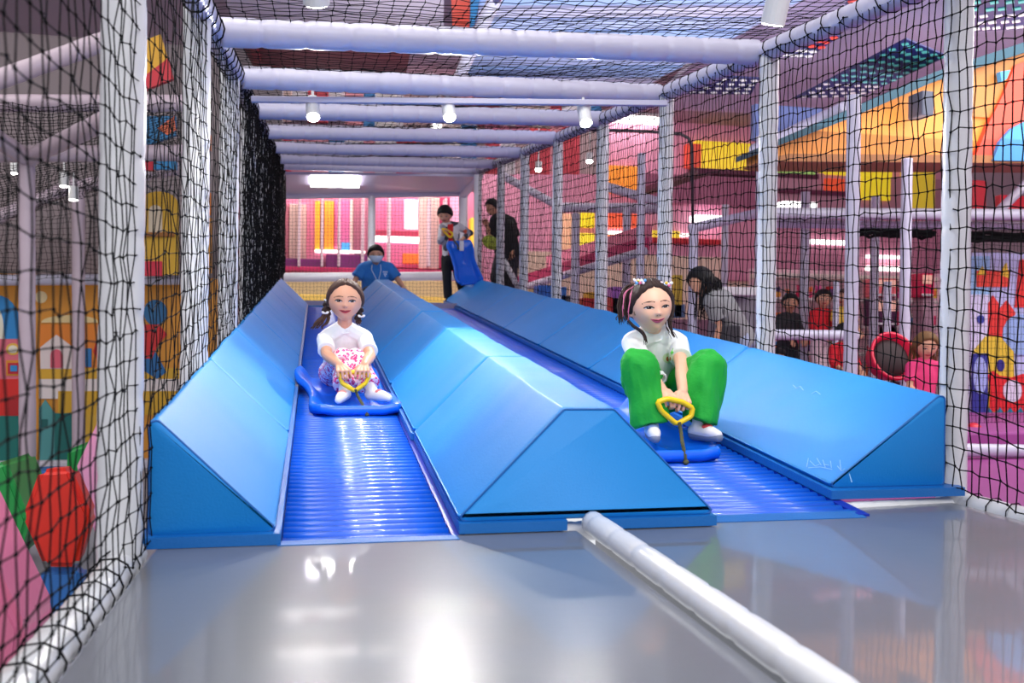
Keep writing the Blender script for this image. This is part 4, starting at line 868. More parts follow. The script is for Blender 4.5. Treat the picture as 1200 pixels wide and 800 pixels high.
def decal(bvh, hd, name, poly, mt, parent, off=.0008, rings=3, dome=0.0, label=None):
    """a thin patch lying on the face: poly in head units (x, z)"""
    cx = sum(p[0] for p in poly) / len(poly); cz = sum(p[1] for p in poly) / len(poly); n = len(poly)
    po = origin_of(parent); V = []
    def hit(x, z, q):
        o = hd.W((x, 1.2, z)); loc, nr, _, _ = bvh.ray_cast(o, -hd.f)
        if loc is None: loc = hd.W((x, .36, z))
        return loc + hd.f * (off + dome * hd.H * (1 - q * q))
    V.append(hit(cx, cz, 0))
    for r in range(1, rings + 1):
        q = r / rings
        for x, z in poly: V.append(hit(cx + (x - cx) * q, cz + (z - cz) * q, q))
    F = [(0, 1 + i, 1 + (i + 1) % n) for i in range(n)]
    for r in range(1, rings):
        a = 1 + (r - 1) * n; b = 1 + r * n
        F += [(a + i, b + i, b + (i + 1) % n, a + (i + 1) % n) for i in range(n)]
    o = MB().add(V, F).build(name, mt, parent, True, fix=False)
    if label: o['label'] = label
    return o
def arc(x0, x1, zf, n=12): return [(x0 + (x1 - x0) * i / n, zf(i / n)) for i in range(n + 1)]
def face(person, body, hd, lip=(190, 60, 70), smile=1.0, eye=.052, iris=(40, 24, 18), brow=(70, 48, 40), detail=True, teeth=False, gaze=0.0, mask=False):
    me = body.data; po = origin_of(body)
    bvh = BVHTree.FromPolygons([v.co + po for v in me.vertices], [tuple(p.vertices) for p in me.polygons])
    mw = mat('eye_white', (236, 232, 230), .25, 0); mi = mat('iris_%d' % iris[0], iris, .4, 0, spec=.2); ml = mat('lash_dark', (26, 18, 18), .6, 0); mb_ = mat('brow_%d' % brow[0], brow, .8, .1)
    for sg in (-1, 1):
        cx = sg * .165; w = .088
        up = lambda t: -.022 + eye * .62 * math.sin(math.pi * t) ** .8 + .010 * (t if sg > 0 else 1 - t)
        dn = lambda t: -.022 - eye * .38 * math.sin(math.pi * t) + .010 * (t if sg > 0 else 1 - t)
        top = arc(cx - w, cx + w, up); bot = arc(cx + w, cx - w, lambda t: dn(1 - t))
        e = decal(bvh, hd, 'eye', top + bot[1:-1], mw, person, .0006, 3, .004)
        ir = []
        for k in range(20):
            a = 2 * math.pi * k / 20; x = cx + gaze + .042 * math.cos(a); z = -.016 + .045 * math.sin(a); t = (x - cx + w) / (2 * w)
            ir.append((x, max(min(z, up(t) - .001), dn(t) + .001)))
        decal(bvh, hd, 'iris', ir, mi, e, .0012, 2, .004)
        decal(bvh, hd, 'catchlight', [(cx + gaze - .012 + .008 * math.cos(a), .0 + .008 * math.sin(a)) for a in (0, 1.05, 2.1, 3.14, 4.2, 5.2)], mw, e, .0019, 1, .003)
        decal(bvh, hd, 'eyelash', arc(cx - w * 1.06, cx + w * 1.06, lambda t: up(t) + .010 + .006 * math.sin(math.pi * t)) + arc(cx + w * 1.06, cx - w * 1.06, lambda t: up(1 - t) - .006), ml, e, .0014, 1, .003)
        decal(bvh, hd, 'eyebrow', arc(cx - .11, cx + .11, lambda t: .098 + .026 * math.sin(math.pi * t) - (.02 * (t if sg > 0 else 1 - t))) + arc(cx + .11, cx - .11, lambda t: .080 + .020 * math.sin(math.pi * t) - (.02 * ((1 - t) if sg > 0 else t))), mb_, person, .0006, 1)
    if mask: return
    m1 = mat('lip_%d_%d' % lip[:2], lip, .35, .05); mz = -.268; k = .035 * smile; W_ = .15
    cu = lambda t: mz + k * (2 * t - 1) ** 2
    decal(bvh, hd, 'lips', arc(-W_, W_, lambda t: cu(t) + .030 * math.sin(math.pi * t) ** .7 - .008 * math.exp(-((t - .5) / .06) ** 2)) + arc(W_, -W_, lambda t: cu(t) - .048 * math.sin(math.pi * t))[1:-1], m1, person, .0009, 3, .006)
    decal(bvh, hd, 'mouth_line' if not teeth else 'teeth', arc(-W_ * .8, W_ * .8, lambda t: cu(.1 + .8 * t) + .006) + arc(W_ * .8, -W_ * .8, lambda t: cu(.1 + .8 * t) - (.016 if teeth else .004) * math.sin(math.pi * t))[1:-1], mat('teeth_white', (240, 236, 230), .3, 0) if teeth else mat('mouth_dark', (110, 26, 34), .5, 0), person, .0032, 1, .006)
    for sg in (-1, 1): decal(bvh, hd, 'nostril', [(sg * .03 + .013 * math.cos(a), -.172 + .007 * math.sin(a)) for a in (0, .8, 1.6, 2.4, 3.1, 3.9, 4.7, 5.5)], mat('nostril_shade', (128, 62, 50), .7, 0), person, .0006, 1)

def hand(mb, wrist, d, n, side, L, curl=(60, 75, 45), spread=.2, thumb=(35, 20), r=.0064):
    """wrist point, d towards the knuckles, n palm normal (fingers curl that way), side: thumb direction"""
    d = Vector(d).normalized(); n = Vector(n); n = (n - d * n.dot(d)).normalized(); s = d.cross(n)
    if s.dot(Vector(side)) < 0: s = -s
    W = Vector(wrist); tip = []
    for i in range(4):
        q = 1.5 - i; off = s * (q * .155 * L); lk = (.50, .52, .49, .44)[i] * L
        K = W + d * lk + off - n * .004; mb.cap(W + off * .45 + d * .05 * L, K, .086 * L, .075 * L, 10)
        ln = (.25, .28, .26, .20)[i] * L; p = K; a = 0
        fd = (d + s * q * spread * .25).normalized()
        for j, (c, lf) in enumerate(zip(curl, (1, .68, .55))):
            a += math.radians(c * (1 + .04 * (i - 1))); e = p + (fd * math.cos(a) + n * math.sin(a)) * ln * lf
            mb.cap(p, e, r * (1, .95, .88)[j], r * (.95, .88, .78)[j], 8); p = e
    p = W + d * .12 * L + s * .2 * L; mb.cap(W + d * .05 * L, p + d * .06 * L, .1 * L, .085 * L, 8)
    td = (d * .75 + s * .55 + n * .45).normalized(); a = p + td * .24 * L; mb.cap(p, a, r * 1.25, r * 1.1, 8)
    t2 = (td + (n * .5 - s * .8) * math.sin(math.radians(thumb[0]))).normalized(); b = a + t2 * .19 * L; mb.cap(a, b, r * 1.1, r * .85, 8)

def skin(name, rgb): return mat(name, rgb, .45, .05, 14, sss=.10)
def hair_mat(name, rgb):
    if name in MATS: return MATS[name]
    m = mat(name, rgb, .6, .25, 30, spec=.25); nt = m.node_tree; b = nt.nodes['Principled BSDF']
    tc = nt.nodes.new('ShaderNodeTexCoord'); wv = nt.nodes.new('ShaderNodeTexNoise'); wv.inputs['Scale'].default_value = 260; mp = nt.nodes.new('ShaderNodeMapping'); mp.inputs['Scale'].default_value = (1, 1, .12)
    nt.links.new(tc.outputs['Object'], mp.inputs[0]); nt.links.new(mp.outputs[0], wv.inputs['Vector'])
    bp = nt.nodes.new('ShaderNodeBump'); bp.inputs['Strength'].default_value = .5; bp.inputs['Distance'].default_value = .003; nt.links.new(wv.outputs['Fac'], bp.inputs['Height']); nt.links.new(bp.outputs[0], b.inputs['Normal'])
    return m
def print_mat(name, base, ink, scale, thr=.5):
    """a cloth printed all over with small letter-like curls"""
    if name in MATS: return MATS[name]
    m = bpy.data.materials.new(name); m.use_nodes = True; nt = m.node_tree; b = nt.nodes['Principled BSDF']; b.inputs['Roughness'].default_value = .8
    tc = nt.nodes.new('ShaderNodeTexCoord'); v = nt.nodes.new('ShaderNodeTexVoronoi'); v.inputs['Scale'].default_value = scale; v.inputs['Randomness'].default_value = .7
    nz = nt.nodes.new('ShaderNodeTexNoise'); nz.inputs['Scale'].default_value = scale * 1.6; nz.inputs['Detail'].default_value = 1
    nt.links.new(tc.outputs['Object'], v.inputs['Vector']); nt.links.new(tc.outputs['Object'], nz.inputs['Vector'])
    sb = nt.nodes.new('ShaderNodeMath'); sb.operation = 'SUBTRACT'; nt.links.new(v.outputs['Distance'], sb.inputs[0]); sb.inputs[1].default_value = .30
    ab = nt.nodes.new('ShaderNodeMath'); ab.operation = 'ABSOLUTE'; nt.links.new(sb.outputs[0], ab.inputs[0])
    lt = nt.nodes.new('ShaderNodeMath'); lt.operation = 'LESS_THAN'; nt.links.new(ab.outputs[0], lt.inputs[0]); lt.inputs[1].default_value = .17
    gt = nt.nodes.new('ShaderNodeMath'); gt.operation = 'GREATER_THAN'; nt.links.new(nz.outputs['Fac'], gt.inputs[0]); gt.inputs[1].default_value = thr - .13
    mu = nt.nodes.new('ShaderNodeMath'); mu.operation = 'MULTIPLY'; nt.links.new(lt.outputs[0], mu.inputs[0]); nt.links.new(gt.outputs[0], mu.inputs[1])
    mx = nt.nodes.new('ShaderNodeMixRGB'); mx.inputs[1].default_value = srgb(*base); mx.inputs[2].default_value = srgb(*ink); nt.links.new(mu.outputs[0], mx.inputs[0]); nt.links.new(mx.outputs[0], b.inputs['Base Color'])
    MATS[name] = m; return m
M_TEE = mat('white_cotton', (232, 232, 234), .85, .03, 8, .1, 120)

# ------------------------------------------------------------------ sleds
M_SLED = mat('sled_blue_plastic', (10, 104, 232), .25, .04, 4, spec=.6)
M_YEL = mat('yellow_plastic', (250, 205, 10), .35, .04)
M_ROPE = mat('camouflage_rope', (86, 84, 52), .8, .5, 120)
def sled_tray(fr, mt_root, w=.40, L=.86):
    """fr(u, v, h) -> world; u across in m, v along from the front in m, h up"""
    nu, nv = 44, 60; top = []; 
    def wid(v):
        q = v / L; return w / 2 * (.93 + .09 * math.cos(q * 2 * math.pi) + .03 * q) * min(1, (1 - max(0, (.10 - q) / .10) ** 2 * .16)) * (1 - max(0, (q - .93) / .07) ** 2 * .12)
    def hgt(a, q):
        """a: -1..1 across, q: 0..1 along"""
        rim = max(0, (abs(a) - .62) / .38); side = .035 + .028 * q - .012 * math.exp(-((q - .45) / .14) ** 2)
        h = side * (rim * rim * (3 - 2 * rim)) * min(1, .25 + q * 3.5)
        h += .026 * max(0, (.15 - q) / .15) ** 1.6 + .025 * max(0, (q - .80) / .20) ** 1.5
        h += .012 * math.exp(-(a / .16) ** 2) * (1 if q < .45 else math.exp(-((q - .45) / .05) ** 2)) * max(0, min(1, (q - .08) / .06))
        for sg in (-1, 1): h -= .006 * math.exp(-((a - sg * .42) / .16) ** 2) * (1 if .12 < q < .6 else 0)
        return h
    V = []; F = []
    for j in range(nv + 1):
        q = j / nv
        for i in range(nu + 1):
            a = -1 + 2 * i / nu; V.append(fr(a * wid(q * L), q * L, .012 + hgt(a, q)))
    T = len(V)
    for j in range(nv + 1):
        q = j / nv
        for i in range(nu + 1):
            a = -1 + 2 * i / nu; V.append(fr(a * (wid(q * L) - .004), q * L, .006 + hgt(a, q)))
    st = nu + 1
    for j in range(nv):
        for i in range(nu): F += [(j * st + i, j * st + i + 1, (j + 1) * st + i + 1, (j + 1) * st + i), (T + j * st + i, T + (j + 1) * st + i, T + (j + 1) * st + i + 1, T + j * st + i + 1)]
    # turned-down lip all round
    loop = [i for i in range(nu + 1)] + [j * st + nu for j in range(1, nv + 1)] + [nv * st + i for i in range(nu - 1, -1, -1)] + [j * st for j in range(nv - 1, 0, -1)]
    def uvh(idx):
        j, i = divmod(idx, st); q = j / nv; a = -1 + 2 * i / nu; return a * wid(q * L), q * L, hgt(a, q)
    k0 = len(V); n = len(loop)
    cu, cv = 0, L / 2
    for lvl, (o, dz) in enumerate([(.006, .014), (.014, .006), (.016, -.010), (.012, -.026), (.007, -.024)]):
        for idx in loop:
            u, v, h = uvh(idx); du, dv = u / (w / 2), (v - cv) / (L / 2); m_ = max(abs(du), abs(dv), 1e-6); du = du if abs(du) > .8 * m_ else 0; dv = dv if abs(dv) > .8 * m_ else 0; ln = math.hypot(du, dv) or 1
            V.append(fr(u + du / ln * o, v + dv / ln * o, max(h + dz, -.0)))
    rings = [loop] + [[k0 + l * n + i for i in range(n)] for l in range(5)] + [[T + x for x in loop]]
    for a, b in zip(rings[:-1], rings[1:]):
        for i in range(n): F.append((a[i], b[i], b[(i + 1) % n], a[(i + 1) % n]))
    o = MB().add(V, F).build('sled_tray', M_SLED, mt_root, True); return o
def sled_handle(root, pts, r=.0105):
    MB().tube(pts, r, 8, closed=True, flat=(1.0, .85)).build('handle', M_YEL, root, True)
def rope(root, pts, r=.006):
    P = bez(pts, 8); mb = MB()
    for ph in (0, 2.1, 4.2):
        Q = []
        for i, p in enumerate(P):
            a = i * .75 + ph; t = (P[min(i + 1, len(P) - 1)] - P[max(i - 1, 0)]).normalized(); u = t.cross(Vector((0, 1, .2))).normalized(); b = t.cross(u); Q.append(p + (u * math.cos(a) + b * math.sin(a)) * r * .55)
        mb.tube(Q, r * .7, 6)
    mb.ell(P[-1], (r * 1.9, r * 1.7, r * 1.7), None, 8, 6); mb.build('rope', M_ROPE, root, True)
def hexring(cc, ex, ey, pts, n=4):
    out = []
    for i in range(len(pts)):
        a, b = pts[i], pts[(i + 1) % len(pts)]
        for k in range(n): t = .06 + .88 * k / (n - 1); out.append(cc + ex * (a[0] + (b[0] - a[0]) * t) + ey * (a[1] + (b[1] - a[1]) * t))
    return out
# ------------------------------------------------------------------ person builder
def table(tb):
    def f(az):
        a = abs(math.degrees(az))
        for (a0, e0), (a1, e1) in zip(tb[:-1], tb[1:]):
            if a <= a1: t = (a - a0) / (a1 - a0); t = t * t * (3 - 2 * t); return e0 + (e1 - e0) * t
        return tb[-1][1]
    return f
def person(label, hd, J, sk, hair, shirt, pants, feet, loc, vox=.003, hands=None, fullface=None, sc=1.0, group=None, ltag=None):
    """J: dict of joints (sh, el, wr, kn, an, toe are [left-in-view, right-in-view] pairs; hip, neck, chest single points with side = hip half vector)"""
    root = thing('person', label, 'person', loc, group)
    b = MB(); hd.add(b, 64 if vox < .004 else 32, 48 if vox < .004 else 24)
    neck = Vector(J['neck']); nb = hd.W((0, -.08, -.30)); b.cap(neck, nb, .036 * sc, .034 * sc, 14)
    hip = Vector(J['hip']); side = Vector(J.get('side', (.055 * sc, 0, 0))); chest = Vector(J['chest'])
    b.loft([(hip, .085 * sc, .062 * sc), (hip.lerp(chest, .5), .08 * sc, .055 * sc), (chest, .086 * sc, .056 * sc), (neck.lerp(chest, .35), .066 * sc, .042 * sc), (neck, .036 * sc, .034 * sc)], side, 18)
    for k in (0, 1):
        s_, e_, w_ = Vector(J['sh'][k]), Vector(J['el'][k]), Vector(J['wr'][k])
        b.cap(neck.lerp(s_, .3), s_, .034 * sc, .032 * sc); b.cap(s_, e_, .031 * sc, .025 * sc); b.cap(e_, e_.lerp(w_, .35), .025 * sc, .026 * sc); b.cap(e_.lerp(w_, .35), w_, .026 * sc, .0185 * sc)
        sg = -1 if k == 0 else 1; h_ = hip + side * sg
        b.cap(h_, J['kn'][k], .058 * sc, .042 * sc); b.cap(J['kn'][k], J['an'][k], .040 * sc, .021 * sc); b.cap(J['an'][k], J['toe'][k], .016 * sc, .010 * sc)
        if hands and hands[k]: hand(b, w_, **hands[k])
        else:
            d = (w_ - e_).normalized(); n = Vector((0, -.3, -1)); n = Vector((0, -1, .2)) if abs(d.z) > .85 else n; hand(b, w_, d, n, Vector((-sg, 0, 0)), .125 * sc, (25, 30, 20), .25, (20, 10), max(.0064 * sc, vox * 1.1))
    body = voxel(b, 'body', skin('skin_%d_%d_%d' % sk, sk), root, vox, 2)
    if fullface: face(root, body, hd, **fullface)
    # shirt
    if shirt:
        t = MB(); R = shirt.get('r', 1.0) * sc; g = shirt.get('fit', 1.0)
        bot = hip.lerp(chest, -shirt.get('drop', .15))
        t.loft([(bot, .112 * R, .088 * R), (hip.lerp(chest, .25), .110 * R, .084 * R), (hip.lerp(chest, .65), .106 * R, .080 * R), (chest, .110 * R, .078 * R), (chest.lerp(neck, .55), .094 * R, .062 * R), (neck - (neck - chest).normalized() * .012 * sc, .056 * R, .05 * R)], side, 24)
        fr = shirt.get('sleeve', .55)
        for k in (0, 1):
            s_, e_, w_ = Vector(J['sh'][k]), Vector(J['el'][k]), Vector(J['wr'][k])
            t.cap(chest.lerp(neck, .55).lerp(s_, .55), s_, .045 * R, .044 * R); nk = neck - (neck - chest).normalized() * .022 * sc; t.cap(nk.lerp(s_, .16) + (neck - chest).normalized() * .009 * sc, s_ + (neck - chest).normalized() * .006 * sc, .052 * R, .044 * R)
            if fr <= 1: end = s_.lerp(e_, fr); t.loft([(s_, .044 * R, .044 * R), (s_.lerp(end, .5), .043 * R, .043 * R), (end, .045 * R, .044 * R)], (end - s_).orthogonal(), 16)
            else:
                t.cap(s_, e_, .044 * R, .038 * R); end = e_.lerp(w_, fr - 1); t.loft([(e_, .038 * R, .038 * R), (e_.lerp(end, .6), .036 * R, .036 * R), (end, .032 * R, .032 * R)], (end - e_).orthogonal(), 14)
        sh = voxel(t, shirt.get('name', 'shirt'), shirt['mat'], root, max(vox * 1.25, .0035), 4, shirt.get('label'), folds(.005 * sc, 14, 3))
        if shirt.get('collar', True) and vox < .006:
            dn = (neck - chest).normalized(); cc = neck - dn * .010 * sc; u = side.normalized(); u = (u - dn * u.dot(dn)).normalized(); v = dn.cross(u)
            MB().tube([cc + (u * math.cos(q) * .053 + v * math.sin(q) * .048) * R for q in [2 * math.pi * i / 24 for i in range(24)]], .0055 * sc, 8, closed=True).build('collar', shirt['mat'], sh, True)
        root['_shirt'] = sh.name
    if pants:
        t = MB(); R = sc; pr = pants.get('r', (.075, .062, .05)); fr = pants.get('hem', .85)
        t.ell(hip, (.115 * R * pants.get('seat', 1), .10 * R, .09 * R), None, 20, 12)
        for k in (0, 1):
            sg = -1 if k == 0 else 1; h_ = hip + side * sg; kn, an = Vector(J['kn'][k]), Vector(J['an'][k]); end = kn.lerp(an, fr)
            t.cap(h_, kn, pr[0] * R, pr[1] * R, 16); t.loft([(kn, pr[1] * R, pr[1] * R), (kn.lerp(end, .35), pr[1] * .98 * R, pr[1] * .98 * R), (end, pr[2] * R, pr[2] * R)], (1, 0, 0), 18)
        pt = voxel(t, pants.get('name', 'trousers'), pants['mat'], root, max(vox * 1.25, .0035), 4, pants.get('label'), folds(pants.get('fold', .005) * sc, 13, 8))
        root['_pants'] = pt.name
    if feet:
        for k in (0, 1):
            t = MB(); an, toe = Vector(J['an'][k]), Vector(J['toe'][k]); d = (toe - an).normalized(); up = (Vector(J['kn'][k]) - an).normalized()
            t.cap(an + up * feet.get('up', .06) * sc, an, (.026) * sc, .027 * sc); heel = an - d * .018 * sc - Vector((0, 0, .012 * sc))
            t.cap(heel, toe.lerp(an, .35), .026 * sc, .0245 * sc); t.cap(toe.lerp(an, .35), toe, .0245 * sc, .018 * sc)
            so = voxel(t, feet.get('name', 'sock'), feet['mat'], root, max(vox, .0035), 3)
            if 'band' in feet:
                c = an.lerp(toe, .45); MB().ell(c + up * .010 * sc, (.0225 * sc, .024 * sc, .0195 * sc), None, 12, 8).build('sock_print', feet['band'][k], so, True)
            if 'sole' in feet:
                MB().cap(heel - Vector((0, 0, .011)) * sc, toe - Vector((0, 0, .008)) * sc + (toe - an).normalized() * .003, .0245 * sc, .018 * sc, 12).build('sock_sole', feet['sole'], so, True)
    if hair: hair(root, hd)
    for k in ('_shirt', '_pants'):
        if k in root: del root[k]
    return root, body
def child_named(root, n):
    for o in root.children:
        if o.name.split('.')[0] == n: return o
def pxprint(root, target, name, pts, mt, off=.0015, rings=3, label=None):
    """flat print on the cloth, laid along the sight line"""
    po = origin_of(target); me = target.data
    bvh = BVHTree.FromPolygons([v.co + po for v in me.vertices], [tuple(p.vertices) for p in me.polygons])
    cx = sum(p[0] for p in pts) / len(pts); cy = sum(p[1] for p in pts) / len(pts); n = len(pts); V = []
    def hit(x, y):
        d = ray(x, y).normalized(); loc, nr, _, _ = bvh.ray_cast(Vector((0, 0, CAMH)), d)
        return None if loc is None else loc - d * off
    V.append(hit(cx, cy))
    for r in range(1, rings + 1):
        for x, y in pts: V.append(hit(cx + (x - cx) * r / rings, cy + (y - cy) * r / rings))
    if V[0] is None: return
    V = [v if v is not None else V[0] for v in V]
    F = [(0, 1 + i, 1 + (i + 1) % n) for i in range(n)]
    for r in range(1, rings): a = 1 + (r - 1) * n; b = 1 + r * n; F += [(a + i, b + i, b + (i + 1) % n, a + (i + 1) % n) for i in range(n)]
    o = MB().add(V, F).build(name, mt, target, True, fix=False)
    if label: o['label'] = label
def strands(name, root, mt, path, n, spread, r, seed=0, taper=.25, wave=.004, parent=None):
    rr = random.Random(seed); mb = MB(); P = bez(path, 6); N = len(P)
    for k in range(n):
        a = rr.random() * 6.28; q0 = math.sqrt(rr.random()); o = Vector((math.cos(a) * q0, math.sin(a) * q0 * .8, rr.uniform(-.2, .2))) * spread; tip = 1 + rr.uniform(-.2, .5); ph = rr.random() * 9; pts = []; R = []
        cut = rr.randint(int(N * .78), N)
        for i, p in enumerate(P[:cut]):
            t = i / (N - 1); g = .45 + 1.1 * math.sin(min(t * 1.3, 1) * math.pi * .75) if taper < .5 else 1; pts.append(p + o * g * (1 if t < .8 else tip) + Vector((noise.noise((t * 4, ph, 0)), noise.noise((t * 4, ph, 5)), 0)) * wave); R.append(r * (1 - (1 - taper) * t ** 2))
        mb.tube(pts, R, 6)
    return mb.build(name, mt, parent or root, True)

def edgy(P):
    out = []
    for i, p in enumerate(P):
        q = P[(i + 1) % len(P)]; out += [p.lerp(q, t) for t in (.12, .5, .88)]
    return out
# ------------------------------------------------------------------ girl on the left slide
SK1 = (226, 164, 132); SK2 = (238, 182, 154)
LY0 = 3.84
o1 = at(421, 485, LY0); o1.z = S(LY0) + .004; av = Vector((-.11, .99, .099)).normalized(); au = Vector((1, .11, 0)); au = (au - av * au.dot(av)).normalized(); ah = au.cross(av)
s1 = thing('sled', 'blue plastic sled under the girl with the pink patterned trousers', 'sled', tuple(o1), 'blue sleds')
fr1 = lambda u, v, h: o1 + au * u + av * v + ah * h
sled_tray(fr1, s1, .36, .76)
HY = 3.95
sled_handle(s1, edgy([at(x, y, HY) for x, y in [(397.5, 439), (401, 449), (416, 458), (429, 448.5), (433, 439), (427, 436), (404, 436)]]), .0115)
rope(s1, [at(416.5, 456, HY - .01), at(419, 463, 3.95), at(424, 472, 3.88), at(429, 481, 3.835), at(430, 485, 3.835)], .0055)
h1 = Head(at(404.5, 352, 4.22), (-.02, -1, -.04), (0.01, 0, 1), .180, .425)
J1 = dict(neck=at(404, 382.5, 4.27), chest=at(404, 407, 4.33), hip=at(402, 437, 4.52), side=(.055, 0, 0),
    sh=[at(381, 398, 4.29), at(427, 398, 4.29)], el=[at(383, 416, 4.12), at(434, 417, 4.12)], wr=[at(398, 427.5, 3.98), at(427, 427.5, 3.98)],
    kn=[at(401, 420, 4.16), at(417, 420, 4.16)], an=[at(404, 460, 4.02), at(437, 460, 4.02)], toe=[at(397, 468.5, 3.93), at(455, 466, 3.95)])
g1 = [at(404.5, 438, 3.925), at(424, 437.5, 3.925)]
hk = dict(L=.108, curl=(50, 80, 50), thumb=(60, 20), r=.0062)
H1 = [dict(d=g1[0] - J1['wr'][0], n=(0, .6, -1), side=(1, 0, 0), **hk), dict(d=g1[1] - J1['wr'][1], n=(0, .6, -1), side=(-1, 0, 0), **hk)]
M_HB = hair_mat('hair_dark_brown', (74, 50, 42)); M_HK = hair_mat('hair_black_brown', (50, 34, 32)); M_BLK = hair_mat('hair_black', (22, 18, 20))
M_BOW = mat('white_ribbon', (236, 230, 226), .6)
def bow(root, p, s, mt, parent=None, name='hair_bow'):
    mb = MB()
    for sg in (-1, 1): mb.ell(Vector(p) + Vector((sg * s * .7, -.004, s * .25)), (s * .65, s * .3, s * .42), Matrix.Rotation(sg * -.5, 3, 'Y'), 10, 7)
    mb.ell(p, (s * .3, s * .32, s * .3), None, 8, 6); return mb.build(name, mt, parent or root, True)
def braid(root, path, r, mt, parent, n=9):
    P = bez(path, 10); mb = MB()
    for k in range(n):
        t = k / (n - 1) * (len(P) - 2); p = P[int(t)]; d = (P[int(t) + 1] - p).normalized(); s_ = d.cross(Vector((0, 1, 0))).normalized(); sg = 1 if k % 2 else -1
        rot = Matrix((s_, d.cross(s_), d)).transposed() @ Matrix.Rotation(sg * .6, 3, 'Y'); mb.ell(p + s_ * sg * r * .35, (r * .8, r * .85, r * 1.35), rot, 10, 7)
    return mb.build('braid', mt, parent, True)
def hair1(root, hd):
    cp = hd.hair_cap(table([(0, 50), (22, 46), (42, 34), (58, 18), (70, 0), (82, -16), (100, -26), (140, -34), (180, -38)]), .055, True, .008, seed=2).build('hair', M_HB, root, True)
    Y = 4.24
    braid(root, [at(386, 352, Y + .02), at(383, 360, Y), at(382, 370, Y - .02)], .016, M_HK, cp, 7)
    strands('pigtail', root, M_HB, [at(382, 368, Y - .02), at(379, 375, Y - .03), at(374, 381, Y - .04), at(371, 385, Y - .03)], 26, .020, .0030, 3, .3, .008, cp)
    braid(root, [at(421, 354, Y + .04), at(421.5, 363, Y + .02), at(420, 372, Y)], .014, M_HK, cp, 7)
    strands('pigtail', root, M_HB, [at(420, 371, Y), at(420, 376, Y), at(419, 380, Y)], 14, .010, .0028, 4, .3, .005, cp)
    for x, y, d in ((381, 367, -.05), (383, 352, -.03), (423.5, 371, -.03), (423, 358, -.01)): bow(root, at(x, y, Y + d), .013 if y > 360 else .010, M_BOW, cp)
M_PRINT = print_mat('pink_letter_cotton', (246, 226, 236), (226, 50, 132), 50)
p1, b1 = person('person in a white tee and pink patterned trousers riding a sled down the left slide', h1, J1, SK1, hair1, dict(mat=M_TEE, sleeve=.72, r=.92, drop=.05), dict(mat=M_PRINT, r=(.066, .050, .052), hem=.80, label='white trousers printed all over with pink and purple curls'),
    dict(mat=mat('white_sock', (232, 226, 224), .85), up=.05, band=[mat('sock_coral', (228, 150, 140), .8), mat('sock_red', (220, 120, 120), .8)]), tuple(J1['hip'] - Vector((0, 0, .09))), .0028, H1,
    dict(lip=(206, 52, 58), smile=1.0, eye=.056, iris=(38, 24, 20), brow=(92, 62, 52)), .96)
wb = at(398.5, 424.5, 4.085); wd = (Vector(J1['wr'][0]) - Vector(J1['el'][0])).normalized(); u_ = wd.orthogonal().normalized(); v_ = wd.cross(u_)
MB().tube([wb + (u_ * math.cos(q) + v_ * math.sin(q)) * .0245 for q in [i * .3142 for i in range(20)]], .006, 6, closed=True).build('wristband', mat('pink_band', (240, 190, 210), .5), p1, True)

# ------------------------------------------------------------------ girl on the right slide
RY0 = 2.96
o2 = at(790, 529, RY0); o2.z = S(RY0) + .004; av2 = Vector((-.045, .994, .0994)).normalized(); au2 = Vector((1, .045, 0)); au2 = (au2 - av2 * au2.dot(av2)).normalized(); ah2 = au2.cross(av2)
s2 = thing('sled', 'blue plastic sled under the girl with the green trousers', 'sled', tuple(o2), 'blue sleds')
fr2 = lambda u, v, h: o2 + au2 * u + av2 * v + ah2 * h
sled_tray(fr2, s2, .36, .80)
HY2 = 3.04
sled_handle(s2, edgy([at(x, y, HY2) for x, y in [(770.5, 471), (775, 481.5), (793, 497), (810, 487.5), (811.5, 478), (800, 471), (782, 467)]]), .0115)
rope(s2, [at(796, 495, HY2 - .01), at(798, 506, 3.02), at(799.5, 517, 2.98), fr2(.03, .0, .055), fr2(.036, -.018, .0)], .0058)
h2 = Head(at(762, 359, 3.30), (-.01, -1, -.03), (-.10, 0, 1), .196, .41)
J2 = dict(neck=at(766, 389, 3.35), chest=at(768, 414, 3.41), hip=at(775, 462, 3.50), side=(.05, 0, 0),
    sh=[at(741, 402, 3.37), at(794, 403, 3.37)], el=[at(756, 432, 3.23), at(799, 430, 3.20)], wr=[at(776, 456, 3.11), at(800, 459, 3.09)],
    kn=[at(749, 431, 3.13), at(831, 431, 3.14)], an=[at(764, 502, 3.11), at(818, 502, 3.10)], toe=[at(768, 510.5, 3.02), at(841, 509.5, 3.01)])
g2 = [at(785, 474, HY2), at(800, 475, HY2)]
hk2 = dict(L=.108, curl=(45, 75, 50), thumb=(60, 20), r=.0062)
H2 = [dict(d=g2[0] - J2['wr'][0], n=(.15, .7, -.8), side=(1, 0, 0), **hk2), dict(d=g2[1] - J2['wr'][1], n=(-.15, .7, -.8), side=(-1, 0, 0), **hk2)]
M_PINKH = mat('pink_hair_strand', (214, 110, 150), .5)
